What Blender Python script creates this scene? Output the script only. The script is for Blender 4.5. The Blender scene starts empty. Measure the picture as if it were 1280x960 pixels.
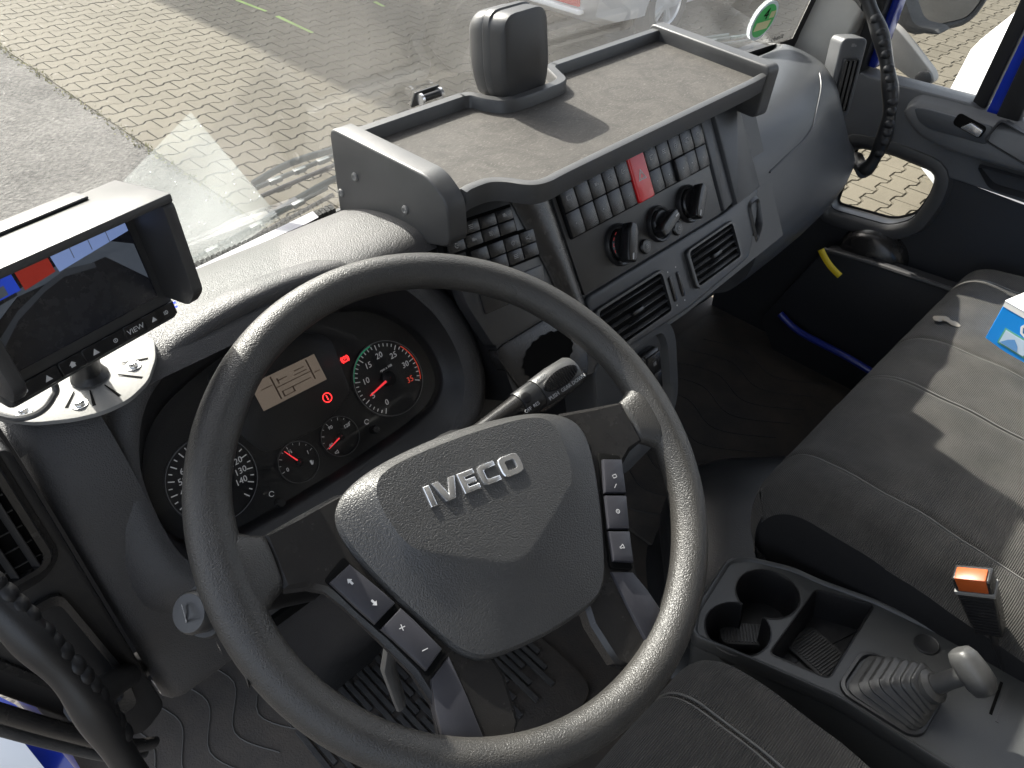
import bpy, bmesh, math, random
from math import sin, cos, pi, radians, sqrt, atan2, hypot
from mathutils import Vector, Matrix
random.seed(7)
SC = bpy.context.scene
COL = SC.collection
V = Vector
# ------------------------------------------------------------------ camera, sky, sun, exposure
CAM = V((-.30, -.317, 1.302)); YAW, PITCH, ROLL, FPX = radians(47.1), radians(-41.48), radians(2.31), 948.
BF = V((sin(YAW)*cos(PITCH), cos(YAW)*cos(PITCH), sin(PITCH)))
_r = V((cos(YAW), -sin(YAW), 0)); _u = _r.cross(BF)
BR = _r*cos(ROLL)+_u*sin(ROLL); BU = _u*cos(ROLL)-_r*sin(ROLL)
cd = bpy.data.cameras.new('camera'); cam = bpy.data.objects.new('camera', cd); COL.objects.link(cam)
cam.matrix_world = Matrix(((BR.x, BU.x, -BF.x, CAM.x), (BR.y, BU.y, -BF.y, CAM.y), (BR.z, BU.z, -BF.z, CAM.z), (0, 0, 0, 1)))
cd.sensor_width = 36; cd.lens = FPX/1280*36; cd.clip_start = .01; cd.clip_end = 500
SC.camera = cam
SUN_AZ, SUN_EL = radians(7.5), radians(37.5)      # azimuth from +Y towards +X
W = bpy.data.worlds.new('World'); SC.world = W; W.use_nodes = True
wn = W.node_tree; bg = wn.nodes['Background']; sky = wn.nodes.new('ShaderNodeTexSky')
sky.sky_type = 'NISHITA'; sky.sun_disc = False; sky.sun_elevation = SUN_EL; sky.sun_rotation = SUN_AZ
sky.air_density = 1.0; sky.dust_density = 4.0; sky.ozone_density = 1.0
hs = wn.nodes.new('ShaderNodeHueSaturation'); hs.inputs['Saturation'].default_value = .5   # hazy, milky sky
wn.links.new(sky.outputs[0], hs.inputs['Color']); wn.links.new(hs.outputs[0], bg.inputs[0]); bg.inputs[1].default_value = .15
sd = bpy.data.lights.new('sun', 'SUN'); sun = bpy.data.objects.new('sun', sd); COL.objects.link(sun)
sd.energy = 3.9; sd.angle = radians(.6); sd.color = (1, .94, .85)
sdir = V((-sin(SUN_AZ)*cos(SUN_EL), -cos(SUN_AZ)*cos(SUN_EL), -sin(SUN_EL)))
sun.rotation_euler = sdir.to_track_quat('-Z', 'Y').to_euler(); sun.location = (2, 8, 6)
SC.view_settings.view_transform = 'Standard'; SC.view_settings.look = 'None'
SC.view_settings.gamma = 1; SC.view_settings.use_curve_mapping = False
SC.view_settings.exposure = 1.7
try:
    SC.cycles.max_bounces = 10; SC.cycles.transparent_max_bounces = 16
except Exception: pass
# ------------------------------------------------------------------ measuring helpers (sight line meets a plane of the cab)
def ray(px, py): return BR*((px-640)/FPX) - BU*((py-480)/FPX) + BF
def onp(px, py, p, n): d = ray(px, py); return CAM + d*((p-CAM).dot(n)/d.dot(n))
def onz(px, py, z): return onp(px, py, V((0, 0, z)), V((0, 0, 1)))
def onx(px, py, x): return onp(px, py, V((x, 0, 0)), V((1, 0, 0)))
def ony(px, py, y): return onp(px, py, V((0, y, 0)), V((0, 1, 0)))
def proj(p): d = p-CAM; z = d.dot(BF); return (640+FPX*d.dot(BR)/z, 480-FPX*d.dot(BU)/z, z)
class Fr:
    def __init__(s, o, x, y): s.o = V(o); s.x = V(x).normalized(); s.z = s.x.cross(V(y)).normalized(); s.y = s.z.cross(s.x)
    def __call__(s, u, v=0, w=0): return s.o + s.x*u + s.y*v + s.z*w
    def pix(s, px, py, w=0): q = onp(px, py, s.o+s.z*w, s.z)-s.o; return (q.dot(s.x), q.dot(s.y))
    def at(s, u, v, w=0, rot=0):
        f = Fr.__new__(Fr); f.o = s(u, v, w); f.z = s.z; f.x = s.x*cos(rot)+s.y*sin(rot); f.y = f.z.cross(f.x); return f
# ------------------------------------------------------------------ materials
MATS = {}
def mat(name, col, rough=.5, metal=0., grain=None, var=None, spec=.5, emit=None, coat=0, sheen=0):
    m = bpy.data.materials.new(name); m.use_nodes = True; nt = m.node_tree; b = nt.nodes['Principled BSDF']
    b.inputs['Base Color'].default_value = (*col, 1); b.inputs['Roughness'].default_value = rough
    b.inputs['Metallic'].default_value = metal; b.inputs['Specular IOR Level'].default_value = spec
    b.inputs['Coat Weight'].default_value = coat; b.inputs['Sheen Weight'].default_value = sheen
    if emit: b.inputs['Emission Color'].default_value = (*emit[0], 1); b.inputs['Emission Strength'].default_value = emit[1]
    tc = nt.nodes.new('ShaderNodeTexCoord'); tc.object = None
    geo = nt.nodes.new('ShaderNodeNewGeometry')
    P = geo.outputs['Position']
    if var:                                   # (scale, amount, second colour)
        n = nt.nodes.new('ShaderNodeTexNoise'); n.inputs['Scale'].default_value = var[0]; n.inputs['Detail'].default_value = 6; n.inputs['Roughness'].default_value = .65
        nt.links.new(P, n.inputs['Vector'])
        r = nt.nodes.new('ShaderNodeMapRange'); r.inputs[1].default_value = .35; r.inputs[2].default_value = .7; r.inputs[3].default_value = 0; r.inputs[4].default_value = var[1]
        nt.links.new(n.outputs[0], r.inputs[0])
        mx = nt.nodes.new('ShaderNodeMix'); mx.data_type = 'RGBA'; mx.inputs[6].default_value = (*col, 1); mx.inputs[7].default_value = (*var[2], 1)
        nt.links.new(r.outputs[0], mx.inputs[0]); nt.links.new(mx.outputs[2], b.inputs['Base Color'])
        rr = nt.nodes.new('ShaderNodeMapRange'); rr.inputs[3].default_value = rough-.06; rr.inputs[4].default_value = rough+.1
        nt.links.new(n.outputs[0], rr.inputs[0]); nt.links.new(rr.outputs[0], b.inputs['Roughness'])
    if grain:                                 # (kind, scale, distance)
        bp = nt.nodes.new('ShaderNodeBump'); bp.inputs['Distance'].default_value = grain[2]; bp.inputs['Strength'].default_value = grain[3] if len(grain) > 3 else 1
        if grain[0] == 'leather':
            v = nt.nodes.new('ShaderNodeTexVoronoi'); v.feature = 'SMOOTH_F1'; v.inputs['Scale'].default_value = grain[1]; v.inputs['Smoothness'].default_value = .35
            nz = nt.nodes.new('ShaderNodeTexNoise'); nz.inputs['Scale'].default_value = grain[1]*.6
            av = nt.nodes.new('ShaderNodeMix'); av.data_type = 'VECTOR'; av.inputs[0].default_value = .0022
            nt.links.new(P, nz.inputs['Vector']); nt.links.new(P, av.inputs[4]); nt.links.new(nz.outputs['Color'], av.inputs[5])
            nt.links.new(av.outputs[1], v.inputs['Vector'])
            iv = nt.nodes.new('ShaderNodeMath'); iv.operation = 'SUBTRACT'; iv.inputs[0].default_value = 1; nt.links.new(v.outputs[0], iv.inputs[1])
            nt.links.new(iv.outputs[0], bp.inputs['Height'])
        elif grain[0] == 'noise':
            n2 = nt.nodes.new('ShaderNodeTexNoise'); n2.inputs['Scale'].default_value = grain[1]; n2.inputs['Detail'].default_value = 5
            nt.links.new(P, n2.inputs['Vector']); nt.links.new(n2.outputs[0], bp.inputs['Height'])
        elif grain[0] == 'ribs':              # corded fabric
            wv = nt.nodes.new('ShaderNodeTexWave'); wv.inputs['Scale'].default_value = grain[1]; wv.inputs['Distortion'].default_value = .6; wv.inputs['Detail'].default_value = 2; wv.bands_direction = 'Y'
            n2 = nt.nodes.new('ShaderNodeTexNoise'); n2.inputs['Scale'].default_value = 900
            ad = nt.nodes.new('ShaderNodeMath'); ad.operation = 'ADD'
            nt.links.new(P, wv.inputs['Vector']); nt.links.new(P, n2.inputs['Vector']); nt.links.new(wv.outputs['Fac'], ad.inputs[0]); nt.links.new(n2.outputs[0], ad.inputs[1])
            nt.links.new(ad.outputs[0], bp.inputs['Height'])
        nt.links.new(bp.outputs[0], b.inputs['Normal'])
    MATS[name] = m; return m
def glassy(name, tint, base_mix, dust=0., dcol=(.8, .8, .78)):
    # thin pane: mostly clear, mirror-like by angle, with a layer of dust or painted reflection
    m = bpy.data.materials.new(name); m.use_nodes = True; nt = m.node_tree; nt.nodes.clear()
    o = nt.nodes.new('ShaderNodeOutputMaterial'); t = nt.nodes.new('ShaderNodeBsdfTransparent'); t.inputs[0].default_value = (*tint, 1)
    g = nt.nodes.new('ShaderNodeBsdfGlossy'); g.inputs['Roughness'].default_value = .02
    fr = nt.nodes.new('ShaderNodeFresnel'); fr.inputs[0].default_value = 1.45
    mu = nt.nodes.new('ShaderNodeMath'); mu.operation = 'MULTIPLY'; mu.inputs[1].default_value = base_mix; nt.links.new(fr.outputs[0], mu.inputs[0])
    mx = nt.nodes.new('ShaderNodeMixShader'); nt.links.new(mu.outputs[0], mx.inputs[0]); nt.links.new(t.outputs[0], mx.inputs[1]); nt.links.new(g.outputs[0], mx.inputs[2])
    out = mx
    if dust:
        d = nt.nodes.new('ShaderNodeBsdfDiffuse'); d.inputs[0].default_value = (*dcol, 1)
        tr = nt.nodes.new('ShaderNodeBsdfTranslucent'); tr.inputs[0].default_value = (*dcol, 1)
        ds = nt.nodes.new('ShaderNodeMixShader'); ds.inputs[0].default_value = .6; nt.links.new(d.outputs[0], ds.inputs[1]); nt.links.new(tr.outputs[0], ds.inputs[2])
        geo = nt.nodes.new('ShaderNodeNewGeometry'); n = nt.nodes.new('ShaderNodeTexNoise'); n.inputs['Scale'].default_value = 6; n.inputs['Detail'].default_value = 8
        nt.links.new(geo.outputs['Position'], n.inputs['Vector'])
        r = nt.nodes.new('ShaderNodeMapRange'); r.inputs[1].default_value = .3; r.inputs[2].default_value = .75; r.inputs[3].default_value = dust*.5; r.inputs[4].default_value = dust*1.6
        nt.links.new(n.outputs[0], r.inputs[0])
        vo = nt.nodes.new('ShaderNodeTexVoronoi'); vo.inputs['Scale'].default_value = 160; nt.links.new(geo.outputs['Position'], vo.inputs['Vector'])
        sp = nt.nodes.new('ShaderNodeMapRange'); sp.inputs[1].default_value = .1; sp.inputs[2].default_value = .16; sp.inputs[3].default_value = 1; sp.inputs[4].default_value = 0
        nt.links.new(vo.outputs['Distance'], sp.inputs[0])
        gt = nt.nodes.new('ShaderNodeMath'); gt.operation = 'GREATER_THAN'; gt.inputs[1].default_value = .8
        sx = nt.nodes.new('ShaderNodeSeparateColor'); nt.links.new(vo.outputs['Color'], sx.inputs[0]); nt.links.new(sx.outputs[0], gt.inputs[0])
        m2 = nt.nodes.new('ShaderNodeMath'); m2.operation = 'MULTIPLY'; nt.links.new(sp.outputs[0], m2.inputs[0]); nt.links.new(gt.outputs[0], m2.inputs[1])
        m3 = nt.nodes.new('ShaderNodeMath'); m3.operation = 'MULTIPLY_ADD'; m3.inputs[1].default_value = dust*3; nt.links.new(m2.outputs[0], m3.inputs[0]); nt.links.new(r.outputs[0], m3.inputs[2])
        out = nt.nodes.new('ShaderNodeMixShader'); nt.links.new(m3.outputs[0], out.inputs[0]); nt.links.new(mx.outputs[0], out.inputs[1]); nt.links.new(ds.outputs[0], out.inputs[2])
    nt.links.new(out.outputs[0], o.inputs[0]); MATS[name] = m; return m
mat('dash', (.044, .043, .044), .46, grain=('leather', 760, .0005), var=(9, .5, (.058, .056, .054)), spec=.45)
mat('wheel', (.029, .028, .0265), .38, grain=('leather', 820, .0004), var=(14, .6, (.045, .042, .037)), spec=.5)
mat('pad', (.03, .03, .03), .4, grain=('leather', 760, .0004), var=(12, .5, (.043, .042, .04)), spec=.7)
mat('plastic', (.013, .013, .014), .34, grain=('noise', 1500, .0002), var=(20, .5, (.022, .0215, .021)))
mat('plastic_satin', (.015, .0145, .0145), .24, grain=('noise', 1200, .00012), var=(25, .4, (.028, .026, .024)))
mat('console', (.05, .052, .052), .3, grain=('noise', 1500, .0002), var=(18, .5, (.054, .055, .055)))
mat('panel', (.018, .0185, .02), .32, grain=('noise', 1600, .0002), var=(16, .5, (.03, .031, .032)), spec=.65)
mat('grey_dash', (.046, .049, .054), .36, grain=('noise', 1100, .0003), var=(7, .6, (.06, .063, .067)))
mat('black', (.008, .008, .009), .5)
mat('void', (.003, .003, .003), .9, spec=.1)
mat('button', (.011, .011, .012), .27, grain=('noise', 1800, .00012))
mat('wbutton', (.03, .03, .036), .4, grain=('noise', 1800, .00012))
mat('white_print', (.5, .5, .5), .5)
mat('grey_print', (.22, .22, .22), .5)
mat('red_print', (.6, .03, .03), .5)
mat('red_switch', (.62, .008, .012), .28, coat=.3)
mat('tray_rim', (.045, .045, .046), .38, grain=('noise', 1300, .0002), var=(18, .4, (.08, .08, .078)))
mat('door', (.08, .082, .086), .42, grain=('noise', 900, .0003), var=(8, .5, (.12, .123, .127)))
mat('door_dark', (.018, .019, .022), .55, grain=('noise', 900, .0003))
mat('trim', (.34, .33, .305), .6, grain=('noise', 700, .0005), var=(12, .5, (.44, .42, .39)))
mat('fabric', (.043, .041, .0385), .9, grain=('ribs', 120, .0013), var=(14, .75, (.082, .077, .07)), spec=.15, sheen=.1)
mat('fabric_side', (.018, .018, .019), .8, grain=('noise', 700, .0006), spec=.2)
mat('thread', (.13, .127, .12), .8, spec=.2)
mat('rubber', (.03, .03, .031), .6, grain=('noise', 500, .0006), var=(30, .7, (.07, .066, .06)))
mat('boot', (.036, .036, .035), .36, grain=('noise', 700, .0003), var=(30, .6, (.07, .07, .067)))
mat('vinyl', (.016, .017, .019), .36, grain=('noise', 400, .0005), var=(20, .4, (.03, .03, .03)))
mat('floor_mat', (.04, .036, .032), .75, grain=('noise', 300, .001), var=(11, .8, (.085, .07, .055)))
mat('mat_line', (.075, .072, .066), .7)
mat('steel', (.2, .198, .192), .66, metal=.3, grain=('noise', 400, .0002))
mat('chrome', (.85, .85, .85), .24, metal=.9)
mat('blue', (.006, .022, .26), .28, coat=.6, spec=.5)
mat('white_paint', (.8, .8, .8), .3, coat=.5)
mat('silver', (.5, .51, .53), .3, metal=.3, coat=.5)
mat('tyre', (.015, .015, .015), .8)
mat('tail_red', (.55, .02, .03), .25, coat=.4)
mat('monitor', (.03, .03, .031), .4, grain=('noise', 1600, .0002), var=(20, .4, (.045, .045, .045)))
mat('wiper', (.012, .012, .013), .35)
mat('arm_grey', (.1, .12, .12), .4)
mat('mud', (.2, .175, .14), .9)
mat('yellow', (.75, .55, .02), .5)
mat('orange', (.36, .07, .012), .4)
mat('needle', (.75, .03, .04), .4, emit=((1, .05, .06), .25))
mat('tell_red', (.5, .01, .01), .5, emit=((1, .03, .03), 1.0))
mat('scale_white', (.55, .55, .55), .5, emit=((1, 1, 1), .035))
mat('scale_green', (.02, .35, .16), .5, emit=((.03, .6, .3), .08))
mat('scale_red', (.7, .05, .03), .5, emit=((1, .1, .05), .10))
mat('gauge', (.006, .006, .007), .45)
mat('cluster', (.016, .016, .017), .35)
mat('lcd', (.15, .13, .105), .4, emit=((.7, .55, .42), .045), var=(60, .3, (.17, .13, .09)))
mat('lcd_ink', (.13, .08, .05), .5)
mat('carton', (.01, .25, .72), .4, coat=.2)
mat('carton_white', (.78, .78, .77), .45)
mat('pic_blue', (.12, .3, .6), .5); mat('pic_green', (.1, .35, .25), .5); mat('pic_sky', (.5, .62, .75), .5)
mat('stick_green', (.08, .55, .14), .5); mat('stick_white', (.72, .8, .82), .5); mat('stick_yellow', (.75, .72, .4), .5)
mat('paper', (.74, .72, .74), .6, var=(200, .3, (.5, .45, .5)))
mat('foam', (.06, .06, .058), .8, grain=('noise', 300, .002))
mat('lime', (.2, .34, .02), .7, var=(40, .7, (.3, .36, .2)))
mat('moss', (.16, .15, .04), .9)
mat('mirror', (.9, .9, .9), .02, metal=1)
mat('gear_knob', (.04, .04, .04), .4, grain=('noise', 900, .0002), var=(40, .5, (.08, .08, .078)))
mat('caster_wall', (.4, .38, .35), .8, grain=('noise', 30, .004))
mat('roof_lining', (.3, .29, .27), .9)
mat('lens', (.01, .01, .01), .1)
glassy('windscreen', (.92, .95, .945), .35, dust=.042)
glassy('side_glass', (.95, .97, .96), .9, dust=.01)
glassy('painted_reflection', (.93, .95, .94), .3, dust=.13, dcol=(.85, .9, .9))  # whitish diffuse colour paints a reflection onto the glass
glassy('cover', (.96, .96, .96), .8, dust=.006)
glassy('clear_plastic', (.9, .92, .92), 1.5, dust=.05)
def tray_mat():
    m = mat('tray', (.15, .14, .127), .68, grain=('noise', 500, .0003), spec=.2); nt = m.node_tree; b = nt.nodes['Principled BSDF']
    geo = nt.nodes.new('ShaderNodeNewGeometry'); P = geo.outputs['Position']
    n1 = nt.nodes.new('ShaderNodeTexNoise'); n1.inputs['Scale'].default_value = 14; n1.inputs['Detail'].default_value = 10; n1.inputs['Roughness'].default_value = .72; n1.inputs['Distortion'].default_value = 2.2
    mp = nt.nodes.new('ShaderNodeMapping'); mp.inputs['Rotation'].default_value = (0, 0, .5); mp.inputs['Scale'].default_value = (1, 5, 1)
    nt.links.new(P, mp.inputs[0]); n2 = nt.nodes.new('ShaderNodeTexNoise'); n2.inputs['Scale'].default_value = 34; n2.inputs['Detail'].default_value = 10; n2.inputs['Distortion'].default_value = 6
    nt.links.new(P, n1.inputs['Vector']); nt.links.new(mp.outputs[0], n2.inputs['Vector'])
    r1 = nt.nodes.new('ShaderNodeValToRGB'); r1.color_ramp.elements[0].position = .3; r1.color_ramp.elements[0].color = (.042, .039, .036, 1); r1.color_ramp.elements[1].position = .72; r1.color_ramp.elements[1].color = (.078, .072, .065, 1)
    nt.links.new(n1.outputs[0], r1.inputs[0])
    r2 = nt.nodes.new('ShaderNodeMapRange'); r2.inputs[1].default_value = .55; r2.inputs[2].default_value = .68; r2.inputs[4].default_value = .55; nt.links.new(n2.outputs[0], r2.inputs[0])
    mx = nt.nodes.new('ShaderNodeMix'); mx.data_type = 'RGBA'; mx.inputs[7].default_value = (.15, .142, .13, 1); nt.links.new(r2.outputs[0], mx.inputs[0]); nt.links.new(r1.outputs[0], mx.inputs[6])
    nt.links.new(mx.outputs[2], b.inputs['Base Color'])
tray_mat()
def ground_mat(name, c1, c2, scale, bump, bscale, rnd=0):
    m = mat(name, c1, .9, grain=('noise', bscale, bump), spec=.2); nt = m.node_tree; b = nt.nodes['Principled BSDF']
    geo = nt.nodes.new('ShaderNodeNewGeometry'); n1 = nt.nodes.new('ShaderNodeTexNoise'); n1.inputs['Scale'].default_value = scale; n1.inputs['Detail'].default_value = 9; n1.inputs['Roughness'].default_value = .7
    n2 = nt.nodes.new('ShaderNodeTexNoise'); n2.inputs['Scale'].default_value = bscale*.8; n2.inputs['Detail'].default_value = 3
    nt.links.new(geo.outputs['Position'], n1.inputs['Vector']); nt.links.new(geo.outputs['Position'], n2.inputs['Vector'])
    a = nt.nodes.new('ShaderNodeMath'); a.operation = 'ADD'; nt.links.new(n1.outputs[0], a.inputs[0]); nt.links.new(n2.outputs[0], a.inputs[1])
    if rnd:
        oi = nt.nodes.new('ShaderNodeObjectInfo') ; ri = geo.outputs['Random Per Island']
        ml = nt.nodes.new('ShaderNodeMath'); ml.operation = 'MULTIPLY_ADD'; ml.inputs[1].default_value = rnd
        ad2 = nt.nodes.new('ShaderNodeMath'); ad2.operation = 'ADD'; nt.links.new(ri, ad2.inputs[0]); nt.links.new(oi.outputs['Random'], ad2.inputs[1])
        nt.links.new(ad2.outputs[0], ml.inputs[0]); nt.links.new(a.outputs[0], ml.inputs[2]); a = ml
    r = nt.nodes.new('ShaderNodeMapRange'); r.inputs[1].default_value = .75; r.inputs[2].default_value = 1.28; nt.links.new(a.outputs[0], r.inputs[0])
    mx = nt.nodes.new('ShaderNodeMix'); mx.data_type = 'RGBA'; mx.inputs[6].default_value = (*c1, 1); mx.inputs[7].default_value = (*c2, 1)
    nt.links.new(r.outputs[0], mx.inputs[0]); nt.links.new(mx.outputs[2], b.inputs['Base Color']); return m
ground_mat('asphalt', (.03, .0285, .027), (.125, .119, .11), 1.5, .02, 48)
ground_mat('paver', (.078, .069, .05), (.116, .103, .077), 3, .003, 160, rnd=.22)
ground_mat('joint', (.065, .057, .043), (.095, .084, .064), 5, .004, 120)
ground_mat('earth', (.3, .28, .25), (.4, .37, .33), 1, .01, 50)
def screen_mat():
    m = mat('screen', (.01, .012, .02), .18); return m
screen_mat()
mat('scr_dark', (.014, .015, .02), .25, var=(60, .6, (.03, .033, .04))); mat('scr_grey', (.05, .058, .07), .3, emit=((.25, .3, .38), .045), var=(90, .7, (.03, .034, .04))); mat('scr_mid', (.028, .031, .038), .3, emit=((.25, .3, .38), .016), var=(90, .7, (.018, .02, .024)))
mat('scr_blue', (.09, .14, .28), .3, emit=((.3, .42, .8), .13), var=(70, .5, (.1, .15, .3))); mat('scr_red', (.14, .015, .01), .3, emit=((.7, .05, .03), .07), var=(50, .5, (.2, .02, .015))); mat('scr_truck', (.012, .04, .3), .3, emit=((.03, .1, .9), .10), var=(50, .5, (.01, .03, .25)))
mat('led_blue', (.02, .03, .5), .4, emit=((.1, .15, 1), .6))
# ------------------------------------------------------------------ object helpers
def wloc(o):
    p = V((0, 0, 0))
    while o: p += o.location; o = o.parent
    return p
def setp(o, label=None, cat=None, group=None, kind=None):
    if label: o['label'] = label
    if cat: o['category'] = cat
    if group: o['group'] = group
    if kind: o['kind'] = kind
    return o
def thing(name, loc, label, cat, group=None):
    o = bpy.data.objects.new(name, None); COL.objects.link(o); o.location = loc; o.empty_display_size = .05
    return setp(o, label, cat, group)
def obj(name, vs, fs, m, parent=None, sharp=40, smooth=True):
    base = wloc(parent) if parent else V((0, 0, 0))
    me = bpy.data.meshes.new(name); me.from_pydata([tuple(V(v)-base) for v in vs], [], fs); me.update()
    bm = bmesh.new(); bm.from_mesh(me); bmesh.ops.recalc_face_normals(bm, faces=bm.faces); bm.to_mesh(me); bm.free()
    return fin(name, me, m, parent, sharp, smooth)
def fin(name, me, m, parent, sharp=40, smooth=True):
    if smooth:
        me.shade_smooth(); me.set_sharp_from_angle(angle=radians(sharp))
    me.materials.append(MATS[m] if isinstance(m, str) else m)
    o = bpy.data.objects.new(name, me); COL.objects.link(o)
    if parent: o.parent = parent
    return o
class MB:
    def __init__(s): s.v = []; s.f = []
    def add(s, vs, fs):
        n = len(s.v); s.v += [V(v) for v in vs]; s.f += [tuple(i+n for i in f) for f in fs]; return s
    def build(s, name, m, parent=None, sharp=40, smooth=True): return obj(name, s.v, s.f, m, parent, sharp, smooth)
def loft(rings, closed=True, cap0=False, cap1=False):
    n = len(rings[0]); vs = [p for r in rings for p in r]; fs = []
    for i in range(len(rings)-1):
        for j in range(n if closed else n-1):
            k = (j+1) % n; fs.append((i*n+j, i*n+k, (i+1)*n+k, (i+1)*n+j))
    if cap0: fs.append(tuple(range(n))[::-1])
    if cap1: fs.append(tuple((len(rings)-1)*n+j for j in range(n)))
    return vs, fs
def cr(pts, n=8, closed=False):
    # Catmull-Rom through points (tuples or vectors of any length)
    P = [tuple(p) for p in pts]; out = []; m = len(P)
    segs = m if closed else m-1
    for i in range(segs):
        a, b, c, d = (P[(i-1) % m] if closed or i > 0 else P[i], P[i], P[(i+1) % m], P[(i+2) % m] if closed or i+2 < m else P[(i+1) % m])
        for k in range(n):
            t = k/n; out.append(tuple(.5*((2*b[q])+(-a[q]+c[q])*t+(2*a[q]-5*b[q]+4*c[q]-d[q])*t*t+(-a[q]+3*b[q]-3*c[q]+d[q])*t**3) for q in range(len(b))))
    if not closed: out.append(P[-1])
    return out
def tube(path, rad, n=10, cap=True, up=V((0, 0, 1)), squash=1., closed=False):
    path = [V(p) for p in path]; rings = []; m = len(path); N = None
    for i, p in enumerate(path):
        if closed: t = (path[(i+1) % m]-path[i-1]).normalized()
        else: t = (path[min(i+1, m-1)]-path[max(i-1, 0)]).normalized()
        if N is None: N = up-t*up.dot(t); N = N if N.length > 1e-4 else V((1, 0, 0))-t*t.x
        N = (N-t*N.dot(t)).normalized(); B = t.cross(N); r = rad[i] if isinstance(rad, (list, tuple)) else rad
        rings.append([p+N*(r*cos(2*pi*k/n))+B*(r*squash*sin(2*pi*k/n)) for k in range(n)])
    if closed: rings.append(rings[0]); return loft(rings)
    return loft(rings, True, cap, cap)
def lathe(fr, prof, n=24, cap0=False, cap1=False):
    rings = [[fr(r*cos(2*pi*k/n), r*sin(2*pi*k/n), w) for k in range(n)] for r, w in prof]
    return loft(rings, True, cap0, cap1)
def box(fr, su, sv, sw):       # spans given as (a,b)
    vs = [fr(u, v, w) for w in sw for v in sv for u in su]
    return vs, [(0, 2, 3, 1), (4, 5, 7, 6), (0, 1, 5, 4), (2, 6, 7, 3), (0, 4, 6, 2), (1, 3, 7, 5)]
WORLD = Fr((0, 0, 0), (1, 0, 0), (0, 1, 0))
def bevobj(name, vs, fs, m, parent, bev, seg=2, sharp=40, topz=None):
    base = wloc(parent) if parent else V((0, 0, 0))
    bm = bmesh.new(); bv = [bm.verts.new(V(v)-base) for v in vs]
    for f in fs: bm.faces.new([bv[i] for i in f])
    bmesh.ops.recalc_face_normals(bm, faces=bm.faces)
    ed = [e for e in bm.edges if len(e.link_faces) == 2 and e.calc_face_angle(0) > .5]
    bmesh.ops.bevel(bm, geom=ed, offset=bev, segments=seg, profile=.5, affect='EDGES', clamp_overlap=True)
    me = bpy.data.meshes.new(name); bm.to_mesh(me); bm.free()
    return fin(name, me, m, parent, sharp)
def bbox(name, fr, su, sv, sw, m, parent, bev=.002, seg=2):
    return bevobj(name, *box(fr, su, sv, sw), m, parent, bev, seg)
def prism(fr, pts, w0, w1):
    n = len(pts); vs = [fr(u, v, w0) for u, v in pts]+[fr(u, v, w1) for u, v in pts]
    return vs, [tuple(range(n))[::-1], tuple(range(n, 2*n))]+[(i, (i+1) % n, n+(i+1) % n, n+i) for i in range(n)]
def plate(name, fr, pts, w0, w1, m, parent, bev=0, seg=2):
    # bevel only on the outer (w1) rim
    if not bev: return obj(name, *prism(fr, pts, w0, w1), m, parent)
    base = wloc(parent) if parent else V((0, 0, 0)); n = len(pts)
    bm = bmesh.new(); vs, fs = prism(fr, pts, w0, w1); bv = [bm.verts.new(v-base) for v in vs]
    for f in fs: bm.faces.new([bv[i] for i in f])
    bmesh.ops.recalc_face_normals(bm, faces=bm.faces)
    top = set(bv[n:]); ed = [e for e in bm.edges if e.verts[0] in top and e.verts[1] in top]
    bmesh.ops.bevel(bm, geom=ed, offset=bev, segments=seg, profile=.5, affect='EDGES', clamp_overlap=True)
    me = bpy.data.meshes.new(name); bm.to_mesh(me); bm.free()
    return fin(name, me, m, parent, 35)
def rrect(cx, cy, w, h, r, n=4):
    out = []
    for sx, sy, a in ((1, 1, 0), (-1, 1, 90), (-1, -1, 180), (1, -1, 270)):
        for k in range(n+1):
            t = radians(a+90*k/n); out.append((cx+sx*(w/2-r)+r*cos(t), cy+sy*(h/2-r)+r*sin(t)))
    return out
def rpoly(pts, r, n=4):
    out = []; m = len(pts)
    for i in range(m):
        a, b, c = V(pts[i-1]), V(pts[i]), V(pts[(i+1) % m])
        d1, d2 = (a-b), (c-b); q = min(r, d1.length*.45, d2.length*.45); p1 = b+d1.normalized()*q; p2 = b+d2.normalized()*q
        for k in range(n+1): t = k/n; p = p1*(1-t)**2+b*2*t*(1-t)+p2*t*t; out.append((p.x, p.y))
    return out
def ell(cx, cy, rx, ry, n=24): return [(cx+rx*cos(2*pi*k/n), cy+ry*sin(2*pi*k/n)) for k in range(n)]
def text(name, s, fr, size, m, parent, ext=.0002, align='CENTER', shear=0, xs=1):
    c = bpy.data.curves.new(name, 'FONT'); c.body = s; c.size = size; c.align_x = align; c.align_y = 'CENTER'; c.extrude = ext; c.shear = shear; c.resolution_u = 2
    o = bpy.data.objects.new(name, c); COL.objects.link(o); dg = bpy.context.evaluated_depsgraph_get()
    me = bpy.data.meshes.new_from_object(o.evaluated_get(dg)); bpy.data.objects.remove(o); bpy.data.curves.remove(c)
    base = wloc(parent) if parent else V((0, 0, 0))
    for v in me.vertices: v.co = fr(v.co.x*xs, v.co.y, v.co.z)-base
    me.materials.clear(); return fin(name, me, m, parent, smooth=False)
def arcband(fr, r0, r1, a0, a1, w, n=12):
    mb = []; fs = []
    for k in range(n+1):
        a = radians(a0+(a1-a0)*k/n); mb += [fr(r0*cos(a), r0*sin(a), w), fr(r1*cos(a), r1*sin(a), w)]
        if k: fs.append((2*k-2, 2*k-1, 2*k+1, 2*k))
    return mb, fs
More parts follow.
